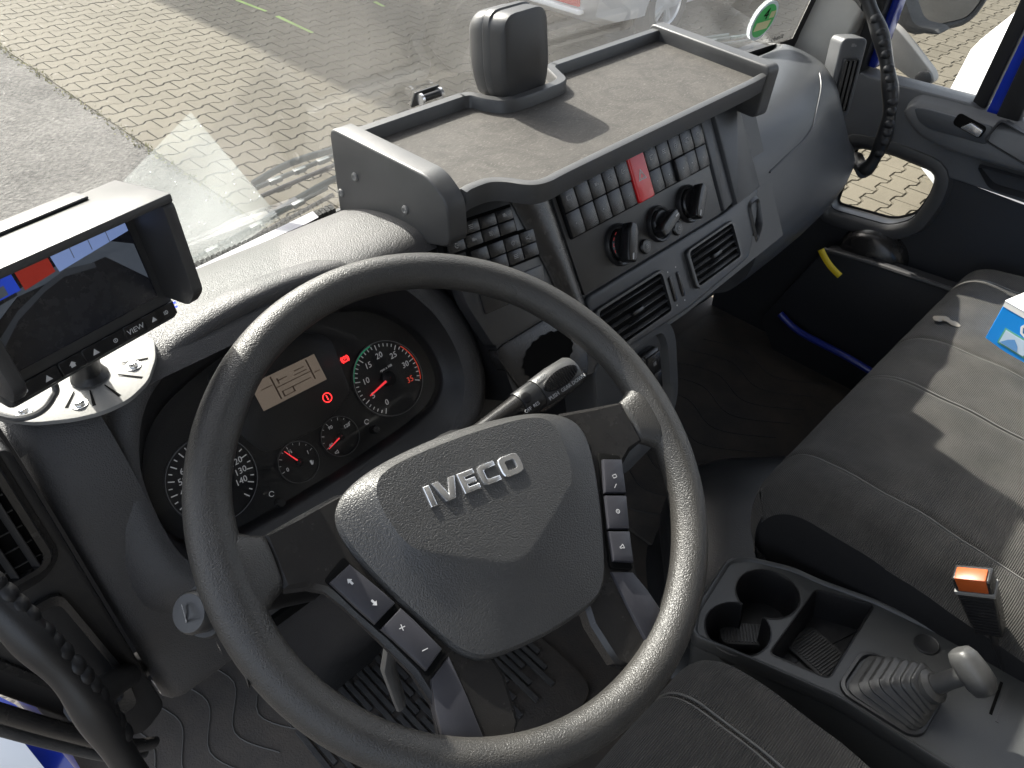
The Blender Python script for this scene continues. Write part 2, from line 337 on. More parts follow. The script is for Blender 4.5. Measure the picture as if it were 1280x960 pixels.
# ================================================================== THE YARD OUTSIDE
GZ = -.95
def sheet(name, x0, x1, y0, y1, z, m):
    o = obj(name, [(x0, y0, z), (x1, y0, z), (x1, y1, z), (x0, y1, z)], [(0, 1, 2, 3)], m, smooth=False); o['kind'] = 'structure'; return o
sheet('ground', -120, 120, -120, 120, GZ-.05, 'earth')
sheet('asphalt_road', -30, 1.5, -30, 60, GZ-.004, 'asphalt')
pave = sheet('pavement', 1.5, 40, -30, 60, GZ-.012, 'joint')
PL, PW, PA = .222, .150, .016                     # double-T paver: length, row pitch, waist
def paver_outline():
    g = .004; h = PL/2-g; q = PW/2-g; c = []
    # wide ends, narrow waist, nested with the half-shifted rows
    top = [(-h, q+PA), (-h+.032, q+PA), (-h+.062, q-PA), (h-.062, q-PA), (h-.032, q+PA), (h, q+PA)]
    return top + [(x, -y) for x, y in reversed(top)]
def paver_mesh():
    o = paver_outline(); bm = bmesh.new()
    tp = [bm.verts.new((x*.975, y*.965, 0)) for x, y in o]; md = [bm.verts.new((x, y, -.005)) for x, y in o]; lo = [bm.verts.new((x, y, -.03)) for x, y in o]
    bm.faces.new(tp)
    for i in range(12):
        k = (i+1) % 12; bm.faces.new((md[i], md[k], tp[k], tp[i])); bm.faces.new((lo[i], lo[k], md[k], md[i]))
    bmesh.ops.recalc_face_normals(bm, faces=bm.faces)
    me = bpy.data.meshes.new('paver'); bm.to_mesh(me); bm.free(); me.materials.append(MATS['paver']); return me
PM = paver_mesh(); cells = []
def half_outline():
    g = .004; h = PL/4-g; q = PW/2-g; top = [(-h, q-PA), (h-.062, q-PA), (h-.032, q+PA), (h, q+PA)]
    if top[0][0] > top[1][0]: top = [top[0]]+top[2:]
    return top + [(x, -y) for x, y in reversed(top)]
row = 0; y = -1.2; HALF = []
while y < 11:
    x = 1.62 + (PL/2 if row % 2 else 0)
    while x < 13.5:
        px, py, d = proj(V((x, y, GZ)))
        if d > 0:
            vis = (-10 < px < 620 and -15 < py < 200 and py < 330-px*.45) or (1095 < px < 1285 and -15 < py < 135) or (1040 < px < 1180 and 185 < py < 290)
            near = -120 < px < 1400 and -160 < py < 420
            if near: cells.append((d if vis else 99+d, x, y))
        x += PL
    if row % 2 and 2 < y < 9.5:
        ho_ = half_outline(); cx_ = 1.62-PL/2+PL/4+.002
        if y: HALF.append((cx_, y))
    y += PW; row += 1
cells.sort()
def cell_m(x, y):
    r = random.Random(int(x*977)*131+int(y*1013)); return r.uniform(-.0025, .0015), r.uniform(-.008, .008), r.uniform(-.008, .008), r.uniform(-.012, .012)
for d, x, y in cells[:300]:
    o = bpy.data.objects.new('paver', PM); COL.objects.link(o); dz, rx, ry, rz = cell_m(x, y)
    o.parent = pave; o.location = (x, y, GZ+dz); o.rotation_euler = (rx, ry, rz)
vs = []; fs = []; pv = [v.co.copy() for v in PM.vertices]; pf = [tuple(p.vertices) for p in PM.polygons]
for d, x, y in cells[300:]:
    dz, rx, ry, rz = cell_m(x, y); n = len(vs); vs += [(p.x*1+x-p.y*rz, p.y+y+p.x*rz, p.z+GZ+dz+p.x*-ry+p.y*rx) for p in pv]; fs += [tuple(i+n for i in f) for f in pf]
o = obj('paver_field', vs, fs, 'paver', pave, smooth=False); o['kind'] = 'stuff'
ho_ = half_outline(); nh_ = len(ho_); hv = [(x*.96, y_*.965, 0) for x, y_ in ho_]+[(x, y_, -.005) for x, y_ in ho_]+[(x, y_, -.03) for x, y_ in ho_]
hme = bpy.data.meshes.new('paver_half'); hme.from_pydata(hv, [], [tuple(range(nh_))[::-1]]+[(b_*nh_+i, b_*nh_+(i+1) % nh_, (b_+1)*nh_+(i+1) % nh_, (b_+1)*nh_+i) for b_ in (0, 1) for i in range(nh_)])
bm = bmesh.new(); bm.from_mesh(hme); bmesh.ops.recalc_face_normals(bm, faces=bm.faces); bm.to_mesh(hme); bm.free(); hme.materials.append(MATS['paver'])
for x, y in HALF:
    o = bpy.data.objects.new('half_paver', hme); COL.objects.link(o); dz, rx, ry, rz = cell_m(x, y); o.parent = pave; o.location = (x, y, GZ+dz); o.rotation_euler = (rx, ry, rz)
# weeds in the seam between asphalt and pavers
mb = MB()
for i in range(900):
    y = random.uniform(2.5, 9.5); x = 1.5+random.gauss(0, .022); h = random.uniform(.004, .022)*(1 if sin(y*7)+sin(y*17) > -.5 else .4); a = random.uniform(0, 6.3); w = random.uniform(.004, .012)
    mb.add([(x-w*cos(a), y-w*sin(a), GZ-.006), (x+w*cos(a), y+w*sin(a), GZ-.006), (x+random.uniform(-.02, .02), y+random.uniform(-.02, .02), GZ+h)], [(0, 1, 2)])
setp(mb.build('seam_weeds', 'moss', smooth=False), 'thin mossy weeds growing in the seam between asphalt and pavers', 'weeds', kind='stuff')
# lime paint dashes sprayed on the pavers
for i, (a, b) in enumerate((((296, 0), (333, 14)), ((346, 20), (391, 41)), ((468, 2), (480, 8)))):
    A, Bq = onz(*a, GZ+.003), onz(*b, GZ+.003); d = (Bq-A).normalized(); n = V((-d.y, d.x, 0))*.022
    setp(obj('paint_mark', [A+n, A-n, Bq-n*.8, Bq+n*.7], [(0, 1, 2, 3)], 'lime', smooth=False), kind='structure')
# unseen block beyond the frame, added to cast shade over the pavers
caster = thing('added_shade_caster', (9, 12, GZ), 'pale unseen block ahead of the truck, added to shade the pavers', 'shade caster')
xa = 4.15
bbox('wall', WORLD, (xa, 26), (10.6, 24), (GZ, 5.0), 'caster_wall', caster, .02)  # body of the added shade caster
bbox('roof', WORLD, (xa-.02, 26.2), (10.5, 24.2), (5.0, 5.12), 'tray_rim', caster, .01)  # top slab of the added shade caster
for k in range(4):
    bbox('door', WORLD, (6+4.5*k, 9+4.5*k), (10.56, 10.62), (GZ, 2.2), 'door', caster, .01)  # front panels of the added shade caster, unseen
# ---- cars
def wheel_parts(root, c, ax, r, w, spokes=5):
    fr = Fr(c, V((0, 0, 1)).cross(ax) if abs(ax.z) < .9 else (1, 0, 0), (0, 0, 1)); fr = Fr(c, fr.x, (0, 0, 1))
    if fr.z.dot(ax) < 0: fr = Fr(c, -fr.x, (0, 0, 1))
    t = obj('tyre', *lathe(fr, [(r*.62, -w/2), (r*.9, -w/2), (r, -w*.3), (r, w*.3), (r*.93, w/2), (r*.66, w/2), (r*.64, w*.3)], 32, True), 'tyre', root)
    mb = MB(); mb.add(*lathe(fr, [(r*.66, w*.44), (r*.63, w*.5), (r*.59, w*.44), (r*.57, 0)], 32)); mb.add(*lathe(fr, [(r*.2, 0), (r*.2, w*.4), (r*.1, w*.46), (.001, w*.46)], 16))
    for k in range(spokes):
        for s in (-1, 1):
            a = 2*pi*k/spokes+s*.14; f = fr.at(0, 0, 0, a); mb.add(*box(f, (r*.12, r*.62), (-r*.045, r*.045), (w*.28, w*.42)))
    mb.build('rim', 'silver', t)
def car(name, o, hd, label, m, L, Wd, prof, wheels, van=False):
    # hd: heading; profile stations along the length (s, z_low, z_belt, z_top, half-width factor, roof factor)
    hd = V(hd).normalized(); sd_ = V((hd.y, -hd.x, 0))                      # right-hand side
    root = thing(name, o, label, 'van' if van else 'car'); rings = []
    for s, zl, zb, zt, hw, rf in prof:
        c = V(o)+hd*s; h = Wd/2*hw
        half = [(0, zl), (.8*h, zl), (.97*h, zl+.06), (h, zl+.22), (h, (zl+zb)/2+.1), (h*.97, zb), (h*rf, zb+(zt-zb)*.88), (h*rf*.85, zt), (0, zt)]
        full = half+[(-a, b) for a, b in half[-2:0:-1]]
        rings.append([c+sd_*a+V((0, 0, b)) for a, b in full])
    obj('body', *loft(rings, True, True, True), m, root, sharp=50)
    for s in wheels:
        for q in (-1, 1): wheel_parts(root, V(o)+hd*s+sd_*(q*(Wd/2-.1))+V((0, 0, .32)), sd_*q, .32, .21)
    return root, hd, sd_
cz = V((5.05, 4.75, GZ))
c1, h1, s1 = car('parked_car', cz, (1, 0, 0), 'silver parked car on the shaded pavers, red reflector in its rear bumper', 'silver', 4.4, 1.8,
    [(0, .38, .62, .74, .82, .9), (.06, .3, .72, .98, .95, .9), (.3, .22, .82, 1.15, 1, .85), (.62, .2, .9, 1.4, 1, .76), (1.2, .2, .92, 1.46, 1, .76), (2.4, .2, .92, 1.44, 1, .76), (3.2, .2, .92, 1.0, 1, .9), (4.1, .22, .8, .84, .98, .9), (4.4, .35, .6, .66, .8, .9)], (1.02, 3.55))
f = Fr(cz+V((-.012, 0, 0)), (0, -1, 0), (0, 0, 1))
for q in (-1, 1):
    bbox('reflector', f, sorted((q*.42, q*.70)), (.42, .50), (-.05, .012), 'tail_red', c1, .006)
    bbox('tail_light', f, sorted((q*.5, q*.78)), (.74, .92), (-.12, -.02), 'tail_red', c1, .01)
bbox('bumper_lip', f, (-.72, .72), (.36, .40), (-.06, .02), 'white_paint', c1, .006)
for q in (-1, 1): bbox('window', Fr(cz, (1, 0, 0), (0, 0, 1)), (.75, 2.95), (.98, 1.34), sorted((q*.72, q*.79)), 'lens', c1, .02)
cz2 = V((5.0, -3.9, GZ))
c2, h2, s2 = car('parked_van', cz2, (0, 1, 0), 'white parked van beside the truck, behind the passenger window', 'white_paint', 4.6, 1.9,
    [(0, .4, .9, 1.9, .92, .95), (.2, .3, 1.0, 2.0, 1, .93), (2.6, .3, 1.0, 2.0, 1, .92), (3.2, .3, 1.0, 1.75, 1, .86), (3.75, .3, 1.1, 1.55, 1, .9), (4.2, .3, 1.1, 1.42, .99, .9), (4.55, .3, 1.0, 1.3, .96, .88), (4.72, .36, .8, 1.05, .86, .85)], (.9, 3.75), True)
f = Fr(cz2+V((0, 4.5, 0)), (-1, 0, 0), (0, 0, 1))
for q in (-1, 1): bbox('headlight', f, sorted((q*.5, q*.82)), (.68, .84), (-.1, .06), 'chrome', c2, .02)
for q in (-1, 1): bbox('window', Fr(cz2, (0, 1, 0), (0, 0, 1)), (1.9, 3.0), (1.1, 1.7), sorted((q*.84, q*.9)), 'lens', c2, .02)
# ================================================================== CAB SHELL
o = obj('floor', [(-.40, -1.2, 0), (1.5, -1.2, 0), (1.5, .68, 0), (-.40, .68, 0)], [(0, 1, 2, 3)], 'floor_mat', smooth=False); o['kind'] = 'structure'
cab = thing('truck_cab', (.53, .2, -.05), 'blue truck cab body with dark bulkhead, roof and pillars', 'truck cab')
bbox('floor_pan', WORLD, (-.40, 1.5), (-1.2, .7), (-.06, -.004), 'black', cab, .005)
bbox('bulkhead', WORLD, (-.40, 1.5), (.56, .60), (-.004, .725), 'black', cab, .005)
bbox('front_panel', WORLD, (-.42, 1.52), (.602, .64), (-.55, .685), 'blue', cab, .02, 3)
bbox('rear_wall', WORLD, (-.42, 1.52), (-1.25, -1.2), (-.06, 1.95), 'roof_lining', cab, .01)
bbox('roof', WORLD, (-.42, 1.52), (-1.25, .10), (1.92, 1.98), 'roof_lining', cab, .02)
# windscreen surface: raked, gently bowed
def ws(x, z, off=0):
    k = (x-.53)/.98
    return V((x, .512-.22*(z-.765)-.055*k*k-off, z))
def wsplane(px, py, off=0):
    d = ray(px, py); t = .5
    for _ in range(40):
        p = CAM+d*t; e = p.y-ws(p.x, p.z, off).y; t -= e/(d.y+.22*d.z)*.8
    return CAM+d*t
# header and outer posts
hd_ = [ws(-.42+1.94*k/16, 1.80) for k in range(17)]
mb = MB(); mb.add(*loft([[p+V((0, a, b)) for p in hd_] for a, b in ((.02, -.02), (.03, .09), (-.1, .18), (-.3, .17), (-.12, .06), (-.02, -.01), (.02, -.02))], False)); mb.build('windscreen_header', 'trim', cab)
def post(name, x0, x1, z0, z1, m, yo0=-.06, yo1=.012, xo=0):
    rings = []
    for k in range(13):
        z = z0+(z1-z0)*k/12; a, b = ws(x0, z), ws(x1, z)
        rings.append([V((x0+xo, a.y+yo1, z)), V((x1+xo, b.y+yo1, z)), V((x1+xo, b.y+yo0, z)), V((x0+xo, a.y+yo0, z))])
    return bevobj(name, *loft(rings, True, True, True), m, cab, .008, 3)
post('pillar', -.47, -.425, .70, 1.95, 'trim', -.10)
post('pillar_trim', 1.425, 1.52, .72, 1.95, 'trim', -.105)
# windscreen ------------------------------------------------------
gx = [-.42+1.845*k/30 for k in range(31)]; gz = [.745+1.06*k/16 for k in range(17)]
vs = [ws(x, z) for z in gz for x in gx]; fs = [(r*31+c, r*31+c+1, (r+1)*31+c+1, (r+1)*31+c) for r in range(16) for c in range(30)]
wsc = obj('windscreen', vs, fs, 'windscreen'); setp(wsc, 'large raked windscreen with dust specks, in front of the dashboard', 'windscreen')
sb = MB()
for x0, x1 in ((1.402, 1.43),):
    sb.add(*loft([[ws(x0, z, .003), ws(x1, z, .003)] for z in gz], False))
sb.build('border_band', 'black', wsc)
sb = MB(); sb.add(*loft([[ws(x, .745, .004), ws(x, .783, .004)] for x in gx], False)); sb.build('bottom_band', 'wiper', wsc)
# ================================================================== DASHBOARD
dash = thing('dashboard', (.5, .4, .5), 'dark grained dashboard running across the cab under the windscreen', 'dashboard')
CL = Fr((0, .265, .70), (1, 0, 0), (0, sin(radians(40)), cos(radians(40))))      # instrument plane
HV = Fr((.372, .25, .829), (1, 0, 0), (0, sin(radians(30)), cos(radians(30))))   # centre panel plane
def xloft(stations, n=4):
    # stations: list of (x, [(y,z)...]) -> smooth along the profile
    return loft([[V((x, a, b)) for a, b in cr(p, n)] for x, p in stations], False)
top_prof = [(.50, .768), (.478, .792), (.44, .818), (.38, .842), (.325, .852), (.29, .85), (.27, .835)]
mb = MB(); st = []
for k in range(13):
    x = -.268+.66*k/12; e = max(0, (-.20-x)/.068); st.append((x, [(a, b-.012*e*e) for a, b in top_prof]))
mb.add(*xloft(st, 5)); top_pad = mb.build('top_pad', 'dash', dash, 60)
# face left of the instruments
face = [(.33, .850), (.292, .846), (.262, .825), (.238, .78), (.222, .71), (.21, .62), (.203, .54), (.2, .497), (.206, .478), (.235, .472)]
mb = MB(); st = [(x, [(a+e*.02, b-e*.006) for a, b in face]) for x, e in ((-.268, 1), (-.262, .35), (-.25, 0), (-.2, 0), (-.12, 0.1), (-.06, .25))]
mb.add(*xloft([(x, [(a, b) for a, b in p]) for x, p in st[:4]], 5)); mb.build('knee_panel', 'dash', dash, 60)
# knee panel below the instruments with the slot
kp = [(.235, .66), (.212, .63), (.204, .56), (.2, .50), (.207, .479), (.25, .472)]
mb = MB(); mb.add(*xloft([(x, kp) for x in (-.2, -.1, 0, .1, .2, .30)], 5)); mb.build('lower_cover', 'dash', dash, 60)
bbox('slot', WORLD, (-.185, -.06), (.194, .21), (.495, .513), 'void', dash, .002)
# binnacle: rings from the cluster edge out over the hood
def ring(pts, n=6): return cr(pts, n, True)
c_in = [(-.194, -.018), (-.184, .035), (-.135, .083), (-.016, .106), (.103, .083), (.152, .035), (.162, -.018), (.146, -.05), (.10, -.064), (-.016, -.068), (-.132, -.064), (-.178, -.05)]
c_lip = [(-.200, -.018), (-.186, .055), (-.135, .108), (-.016, .128), (.108, .108), (.166, .05), (.182, -.018), (.166, -.07), (.11, -.098), (-.016, -.104), (-.142, -.098), (-.19, -.068)]
w_lip = [.052, .062, .074, .080, .070, .052, .040, .032, .030, .032, .036, .044]
c_out = [(-.214, -.018), (-.198, .062), (-.142, .120), (-.016, .141), (.118, .120), (.182, .055), (.204, -.018), (.186, -.078), (.12, -.108), (-.016, -.116), (-.152, -.110), (-.204, -.075)]
c_sk = [(-.250, -.018), (-.236, .075), (-.16, .142), (-.016, .162), (.135, .138), (.215, .065), (.232, -.018), (.206, -.095), (.13, -.13), (-.016, -.138), (-.165, -.132), (-.24, -.09)]
def R3(c, w): return [CL(*p) for p in cr([(a, b, ww) for (a, b), ww in zip(c, w)], 6, True)]
def mixr(a, b, t, dw): return [(p[0]*(1-t)+q[0]*t, p[1]*(1-t)+q[1]*t) for p, q in zip(a, b)], dw
rings = [R3(c_in, [0]*12), R3(c_in, [.004]*12)]
for t, h in ((.35, .3), (.7, .65), (1, .96)): rings.append(R3(mixr(c_in, c_lip, t, 0)[0], [w*h for w in w_lip]))
mbin = MB(); mbin.add(*loft(rings)); mbin.build('binnacle_well', 'plastic', dash, 70)
rings = [R3(c_lip, [w*.96 for w in w_lip]), R3(mixr(c_lip, c_out, .35, 0)[0], [w+.003 for w in w_lip]), R3(c_out, [w+.004 for w in w_lip]), R3(mixr(c_out, c_sk, .4, 0)[0], [w-.004 for w in w_lip]), R3(mixr(c_out, c_sk, .75, 0)[0], [w-.018 for w in w_lip]), R3(c_sk, [w-.05 for w in w_lip])]
mbin = MB(); mbin.add(*loft(rings)); mbin.build('instrument_hood', 'dash', dash, 70)
# outboard vent panel left of the knee panel -----------------------
vp = Fr((-.35, .222, .70), (1, 0, 0), (0, .16, 1))
plate('outer_panel', vp, rpoly([(.078, .16), (.078, -.20), (.05, -.215), (.03, -.2), (-.028, -.05), (-.05, .0), (-.09, .03), (-.09, .16)], .01), -.03, 0, 'plastic', dash, .003)
def grille(parent, fr, cx, cy, w, h, nv, nh, frame_m='plastic', slat_m='plastic', tilt=.5, depth=.022, knob=True, nm='air_vent'):
    # recessed vent: frame, dark duct, slats, vanes
    fo = rrect(cx, cy, w, h, min(w, h)*.14); fi = rrect(cx, cy, w*.92, h*.88, min(w, h)*.1)
    v = obj(nm, *loft([[fr(*p, -.001) for p in fo], [fr(*p, .0055) for p in fo], [fr(cx+(p[0]-cx)*.985, cy+(p[1]-cy)*.975, .007) for p in fo], [fr(*p, .007) for p in fi], [fr(*p, .0002) for p in fi]], True, False, False), frame_m, parent, 30)
    obj('duct', [fr(*p, .0007) for p in fi], [tuple(range(len(fi)))], 'void', v)
    for k in range(nh):
        yy = cy-h*.44+h*.88*(k+.5)/nh
        s = fr.at(cx, yy, .0035); a = tilt; f2 = Fr(s.o, s.x, s.y*cos(a)-s.z*sin(a)); hs = min(.0045/max(.2, sin(a)), h*.88/nh*.46)*.62; bevobj('slat', *box(f2, (-w*.455, w*.455), (-hs, hs), (-.0008, .0008)), slat_m, v, .0005, 1)
    for k in range(nv):
        xx = cx-w*.46+w*.92*(k+.5)/nv; obj('vane', *box(fr, (xx-.0006, xx+.0006), (cy-h*.43, cy+h*.43), (.0008, .0022)), slat_m, v)
    if knob: bbox('thumb_wheel', fr, (cx-.012, cx+.012), (cy-.003, cy+.003), (.001, .0105), slat_m, v, .0015)
    return v
# left vent is turned on its side: slats run up the panel
vl = Fr(vp(-.012, .085), (0, .16, 1), (-1, 0, 0))
vl = Fr(vp(0.004, .105, .0), vp.y, -vp.x)
plate('vent_surround', vp, rpoly([(.070, .20), (.070, .045), (.052, .03), (-.09, .03), (-.09, .20)], .012), 0, .004, 'plastic_satin', dash, .0015)
gv = grille(dash, Fr(vp(.008, .118, .004), vp.y, -vp.x), 0, 0, .15, .115, 8, 6, 'plastic_satin', 'panel', .8)
# pocket beneath the vent, with a bent bright edge
mb = MB(); po = rpoly([(.054, .012), (.064, -.11), (.058, -.165), (.040, -.165), (-.012, -.03), (-.03, .012)], .012); pi_ = [(.03+(u-.03)*.8, -.06+(v+.06)*.84) for u, v in po]
mb.add(*loft([[vp(*p, .001) for p in po], [vp(*p, .006) for p in po], [vp(*p, .004) for p in pi_], [vp(.03+(u-.03)*.8, -.06+(v+.06)*.9, -.024) for u, v in pi_]], True, False, True)); mb.build('door_pocket', 'plastic_satin', dash, 50)
for u, v in ((.036, -.10), (.028, -.05)):
    f = vp.at(u, v, -.0225); obj('screw', *lathe(f, [(.007, 0), (.007, .003), (.005, .004), (.003, .003), (.001, .003)], 16, False, True), 'chrome', dash)
# ---- centre: deck under the tray, filler pillar, switch block, HVAC panel
mb = MB(); mb.add(*xloft([(x, [(.50, .768), (.46, .80), (.40, .835), (.33, .85), (.285, .852), (.262, .842)]) for x in (.214, .4, .6, .86)], 4)); mb.build('centre_deck', 'plastic', dash, 60)
def hq(pts, w=0): return [HV.pix(*p, w) for p in pts]
# body of the centre stack behind the panels
mb = MB(); mb.add(*prism(HV, [(-.155, .03), (.50, .03), (.50, -.22), (.20, -.235), (.02, -.235), (-.155, -.20)], -.12, -.004)); mb.build('centre_stack', 'plastic', dash)
plate('switch_block', HV, rpoly([(-.176, .046), (-.070, .040), (-.058, .02), (-.040, -.06), (-.036, -.122), (-.160, -.122), (-.176, -.06)], .008), -.02, .0, 'panel', dash, .002)
# rounded filler pillar between the switch block and the HVAC panel
mb = MB(); pr = []
for v in [.045, .02, -.02, -.07, -.13, -.17]:
    s = -.060+(.02-v)*.2 if v > -.1 else -.034
    pr.append([HV(s+(.002-s)*k/8, v, .008*sin(pi*k/8)**.6+.001) for k in range(9)])
mb.add(*loft(pr, False)); mb.build('filler_pillar', 'plastic_satin', dash, 60)
plate('climate_panel', HV, rpoly([(.002, .028), (.337, .028), (.337, -.124), (.004, -.124)], .006), -.02, .003, 'panel', dash, .0015)
plate('radio_strip', HV, rpoly([(.008, .022), (.333, .022), (.335, -.048), (.010, -.048)], .004), .003, .0035, 'void', dash)
# right-hand cover plates beside it
for k, (a, b) in enumerate(((.34, .366), (.370, .44))):
    plate('cover_strip' if k == 0 else 'blank_cover', HV, rpoly([(a, .03), (b, .03), (b+.006, -.118), (a+.003, -.124)], .004), -.02, .005+.005*k, 'grey_dash', dash, .003)
def button(fr, x0, x1, y0, y1, m='button', parent=dash, w=.003, h=.0045, sk=0, nm='switch'):
    return bevobj(nm, [fr(u+sk*(v-y0), v, ww) for ww in (w, w+h) for v in (y0, y1) for u in (x0, x1)], box(fr, (0, 1), (0, 1), (0, 1))[1], m, parent, .0012, 2)
# ten switch columns: upper and lower half, red hazard in the middle
xs = [.010, .0375, .0655, .0935, .1215, .1495]; xe = [.187, .2155, .2445, .2735, .3025, .3315]
sw = []
for arr in (xs, xe):
    for a, b in zip(arr[:-1], arr[1:]):
        u_ = button(HV, a+.0007, b-.0007, -.0125, .0175, h=.0075); l_ = button(HV, a+.0007, b-.0007, -.0455, -.0135, h=.0065 if abs(a-.2445) > .001 else .011)
        sw.append((u_, l_, a, b))
hz = bevobj('hazard_switch', *prism(HV, rpoly([(.1505, .019), (.186, .019), (.186, -.047), (.1505, -.047)], .004), .003, .0125), 'red_switch', dash, .003, 3)
tf = HV.at(.168, -.013, .0128)
def tri(r, a0=90): return [(r*cos(radians(a0+120*k)), r*sin(radians(a0+120*k))) for k in range(3)]
for r in (.0105, .0062):
    o_ = tri(r); i_ = tri(r*.74); obj('warning_triangle', [tf(*p, 0) for p in o_+i_], [(k, (k+1) % 3, 3+(k+1) % 3, 3+k) for k in range(3)], 'white_print', hz, smooth=False)
def icon(fr, u, v, w, kind, s, m, parent):
    s = s*.8; f = fr.at(u, v, w); mb = MB(); t = s*.14
    def bar(x0, y0, x1, y1):
        d = V((x1-x0, y1-y0)); n = V((-d.y, d.x)).normalized()*t/2; mb.add([f(x0+n.x, y0+n.y), f(x0-n.x, y0-n.y), f(x1-n.x, y1-n.y), f(x1+n.x, y1+n.y)], [(0, 1, 2, 3)])
    h = s/2
    if kind == 'box': bar(-h, -h*.7, h, -h*.7); bar(-h, h*.7, h, h*.7); bar(-h, -h*.7, -h, h*.7); bar(h, -h*.7, h, h*.7)
    elif kind == 'lamp': mb.add(*arcband(f, s*.30, s*.44, -90, 90, 0)); bar(0, -h*.8, 0, h*.8); bar(-h*.3, h*.5, -h, h*.6); bar(-h*.3, 0, -h, 0); bar(-h*.3, -h*.5, -h, -h*.6)
    elif kind == 'truck': mb.add([f(-h, -h*.5), f(h*.2, -h*.5), f(h*.2, h*.6), f(-h, h*.6)], [(0, 1, 2, 3)]); mb.add([f(h*.3, -h*.5), f(h, -h*.5), f(h, h*.1), f(h*.3, h*.3)], [(0, 1, 2, 3)])
    elif kind == 'ring': mb.add(*arcband(f, s*.3, s*.44, 0, 360, 0, 16)); bar(0, -h*.4, 0, h*.4)
    elif kind == 'arc': mb.add(*arcband(f, s*.32, s*.46, 40, 320, 0, 14)); bar(0, 0, h, 0)
    elif kind == 'dot': mb.add(*arcband(f, 0.0002, s*.4, 0, 360, 0, 10))
    elif kind == 'bars':
        for q in (-.6, 0, .6): bar(-h, q*h, h, q*h)
    elif kind == 'horn': bar(-h, -h*.35, -h*.2, -h*.35); bar(-h, h*.35, -h*.2, h*.35); bar(-h, -h*.35, -h, h*.35); bar(-h*.2, h*.35, h*.8, h*.9); bar(-h*.2, -h*.35, h*.8, -h*.9); bar(h*.8, -h*.9, h*.8, h*.9)
    elif kind == 'arrow': mb.add([f(-h, -h*.3), f(0, -h*.3), f(0, -h*.8), f(h, 0), f(0, h*.8), f(0, h*.3), f(-h, h*.3)], [(0, 1, 2, 3, 4, 5, 6)])
    elif kind == 'tri': mb.add([f(-h, -h*.8), f(h, -h*.8), f(0, h)], [(0, 1, 2)])
    elif kind == 'plus': bar(-h, 0, h, 0); bar(0, -h, 0, h)
    elif kind == 'minus': bar(-h, 0, h, 0)
    elif kind == 'house': mb.add([f(-h, 0), f(h, 0), f(0, h)], [(0, 1, 2)]); mb.add([f(-h*.65, -h*.8), f(h*.65, -h*.8), f(h*.65, 0), f(-h*.65, 0)], [(0, 1, 2, 3)])
    elif kind == 'fuel': mb.add([f(-h*.6, -h), f(h*.3, -h), f(h*.3, h), f(-h*.6, h)], [(0, 1, 2, 3)]); bar(h*.4, -h*.6, h*.8, h*.5)
    return mb.build('symbol', m, parent, smooth=False)
for (u_, l_, a, b), kd in zip(sw, ('box', None, 'truck', 'horn', 'arc', 'box', 'bars', 'arc', 'box', 'ring')):
    c = (a+b)/2
    if kd: icon(HV, c, .004, .0107, kd, .010, 'grey_print', u_)
    if kd and a not in (.0935,): icon(HV, c, -.03, .0142 if abs(a-.2445) < .001 else .0097, 'dot', .0026, 'grey_print', l_)
# left switch block: two rows of rockers
sbk = HV.at(-.118, .028, 0, radians(-5))
rows = ((-.058, .050, -.029, .001, 4), (-.028, .076, -.066, -.033, 4))
kinds = (('arc', 'bars', None, 'truck'), ('arc', 'truck', 'lamp', None)), ((None, None, 'ring', 'horn'), (None, None, 'bars', None))
for (a, b, c, d, n), (ku, kl) in zip(rows, kinds):
    plate('switch_frame', sbk, rpoly([(a-.003, c-.003), (b+.003, c-.003), (b+.003, d+.003), (a-.003, d+.003)], .002), -.01, .0012, 'void', dash)
    for k in range(n):
        x0 = a+(b-a)*k/n+.0006; x1 = a+(b-a)*(k+1)/n-.0006; m_ = (c+d)/2
        ub = button(sbk, x0, x1, m_+.0004, d, w=.0008, h=.005); lb = button(sbk, x0, x1, c, m_-.0004, w=.0008, h=.0042)
        if ku[k]: icon(sbk, (x0+x1)/2, (m_+d)/2, .0061, ku[k], .0085, 'grey_print', ub)
        if kl[k]: icon(sbk, (x0+x1)/2, (m_+c)/2, .0053, kl[k], .0085, 'grey_print', lb)
plate('blank_switch', sbk, rpoly([(.022, -.110), (.074, -.110), (.078, -.080), (.03, -.080)], .003), .0003, .0022, 'button', dash, .001)
plate('blank_switch', sbk, rpoly([(-.03, -.110), (.016, -.110), (.022, -.080), (-.03, -.080)], .003), .0003, .0022, 'button', dash, .001)
# rotary controls
def knob(u, v, r, ang, ring_m='plastic'):
    f = HV.at(u, v, .003)
    k = obj('rotary_knob', *lathe(f, [(r, 0), (r, .004), (r*.94, .007), (r*.84, .006), (r*.8, .001)], 32, False, True), ring_m, dash, 35)
    obj('dial', *lathe(f, [(r*.76, 0), (r*.74, .008), (r*.68, .010), (.0001, .010)], 28, False, False), 'button', k, 35)
    g = f.at(0, 0, .009, ang); gp = rpoly([(-r*.86, -r*.26), (-r*.5, -r*.34), (r*.6, -r*.34), (r*.95, -r*.2), (r*.95, r*.2), (r*.6, r*.34), (-r*.5, r*.34), (-r*.86, r*.26)], r*.1)
    bevobj('grip', *prism(g, gp, 0, r*.62), 'button', k, r*.13, 3)
    gm = g.at(-r*.55, 0, r*.625); obj('pointer', [gm(-r*.2, -r*.04), gm(r*.1, -r*.04), gm(r*.1, r*.04), gm(-r*.2, r*.04)], [(0, 1, 2, 3)], 'white_print', k, smooth=False)
    return k, f
k1, f1 = knob(.095, -.086, .0295, radians(62)); k2, f2 = knob(.185, -.088, .0265, radians(200)); k3, f3 = knob(.262, -.084, .0285, radians(52))
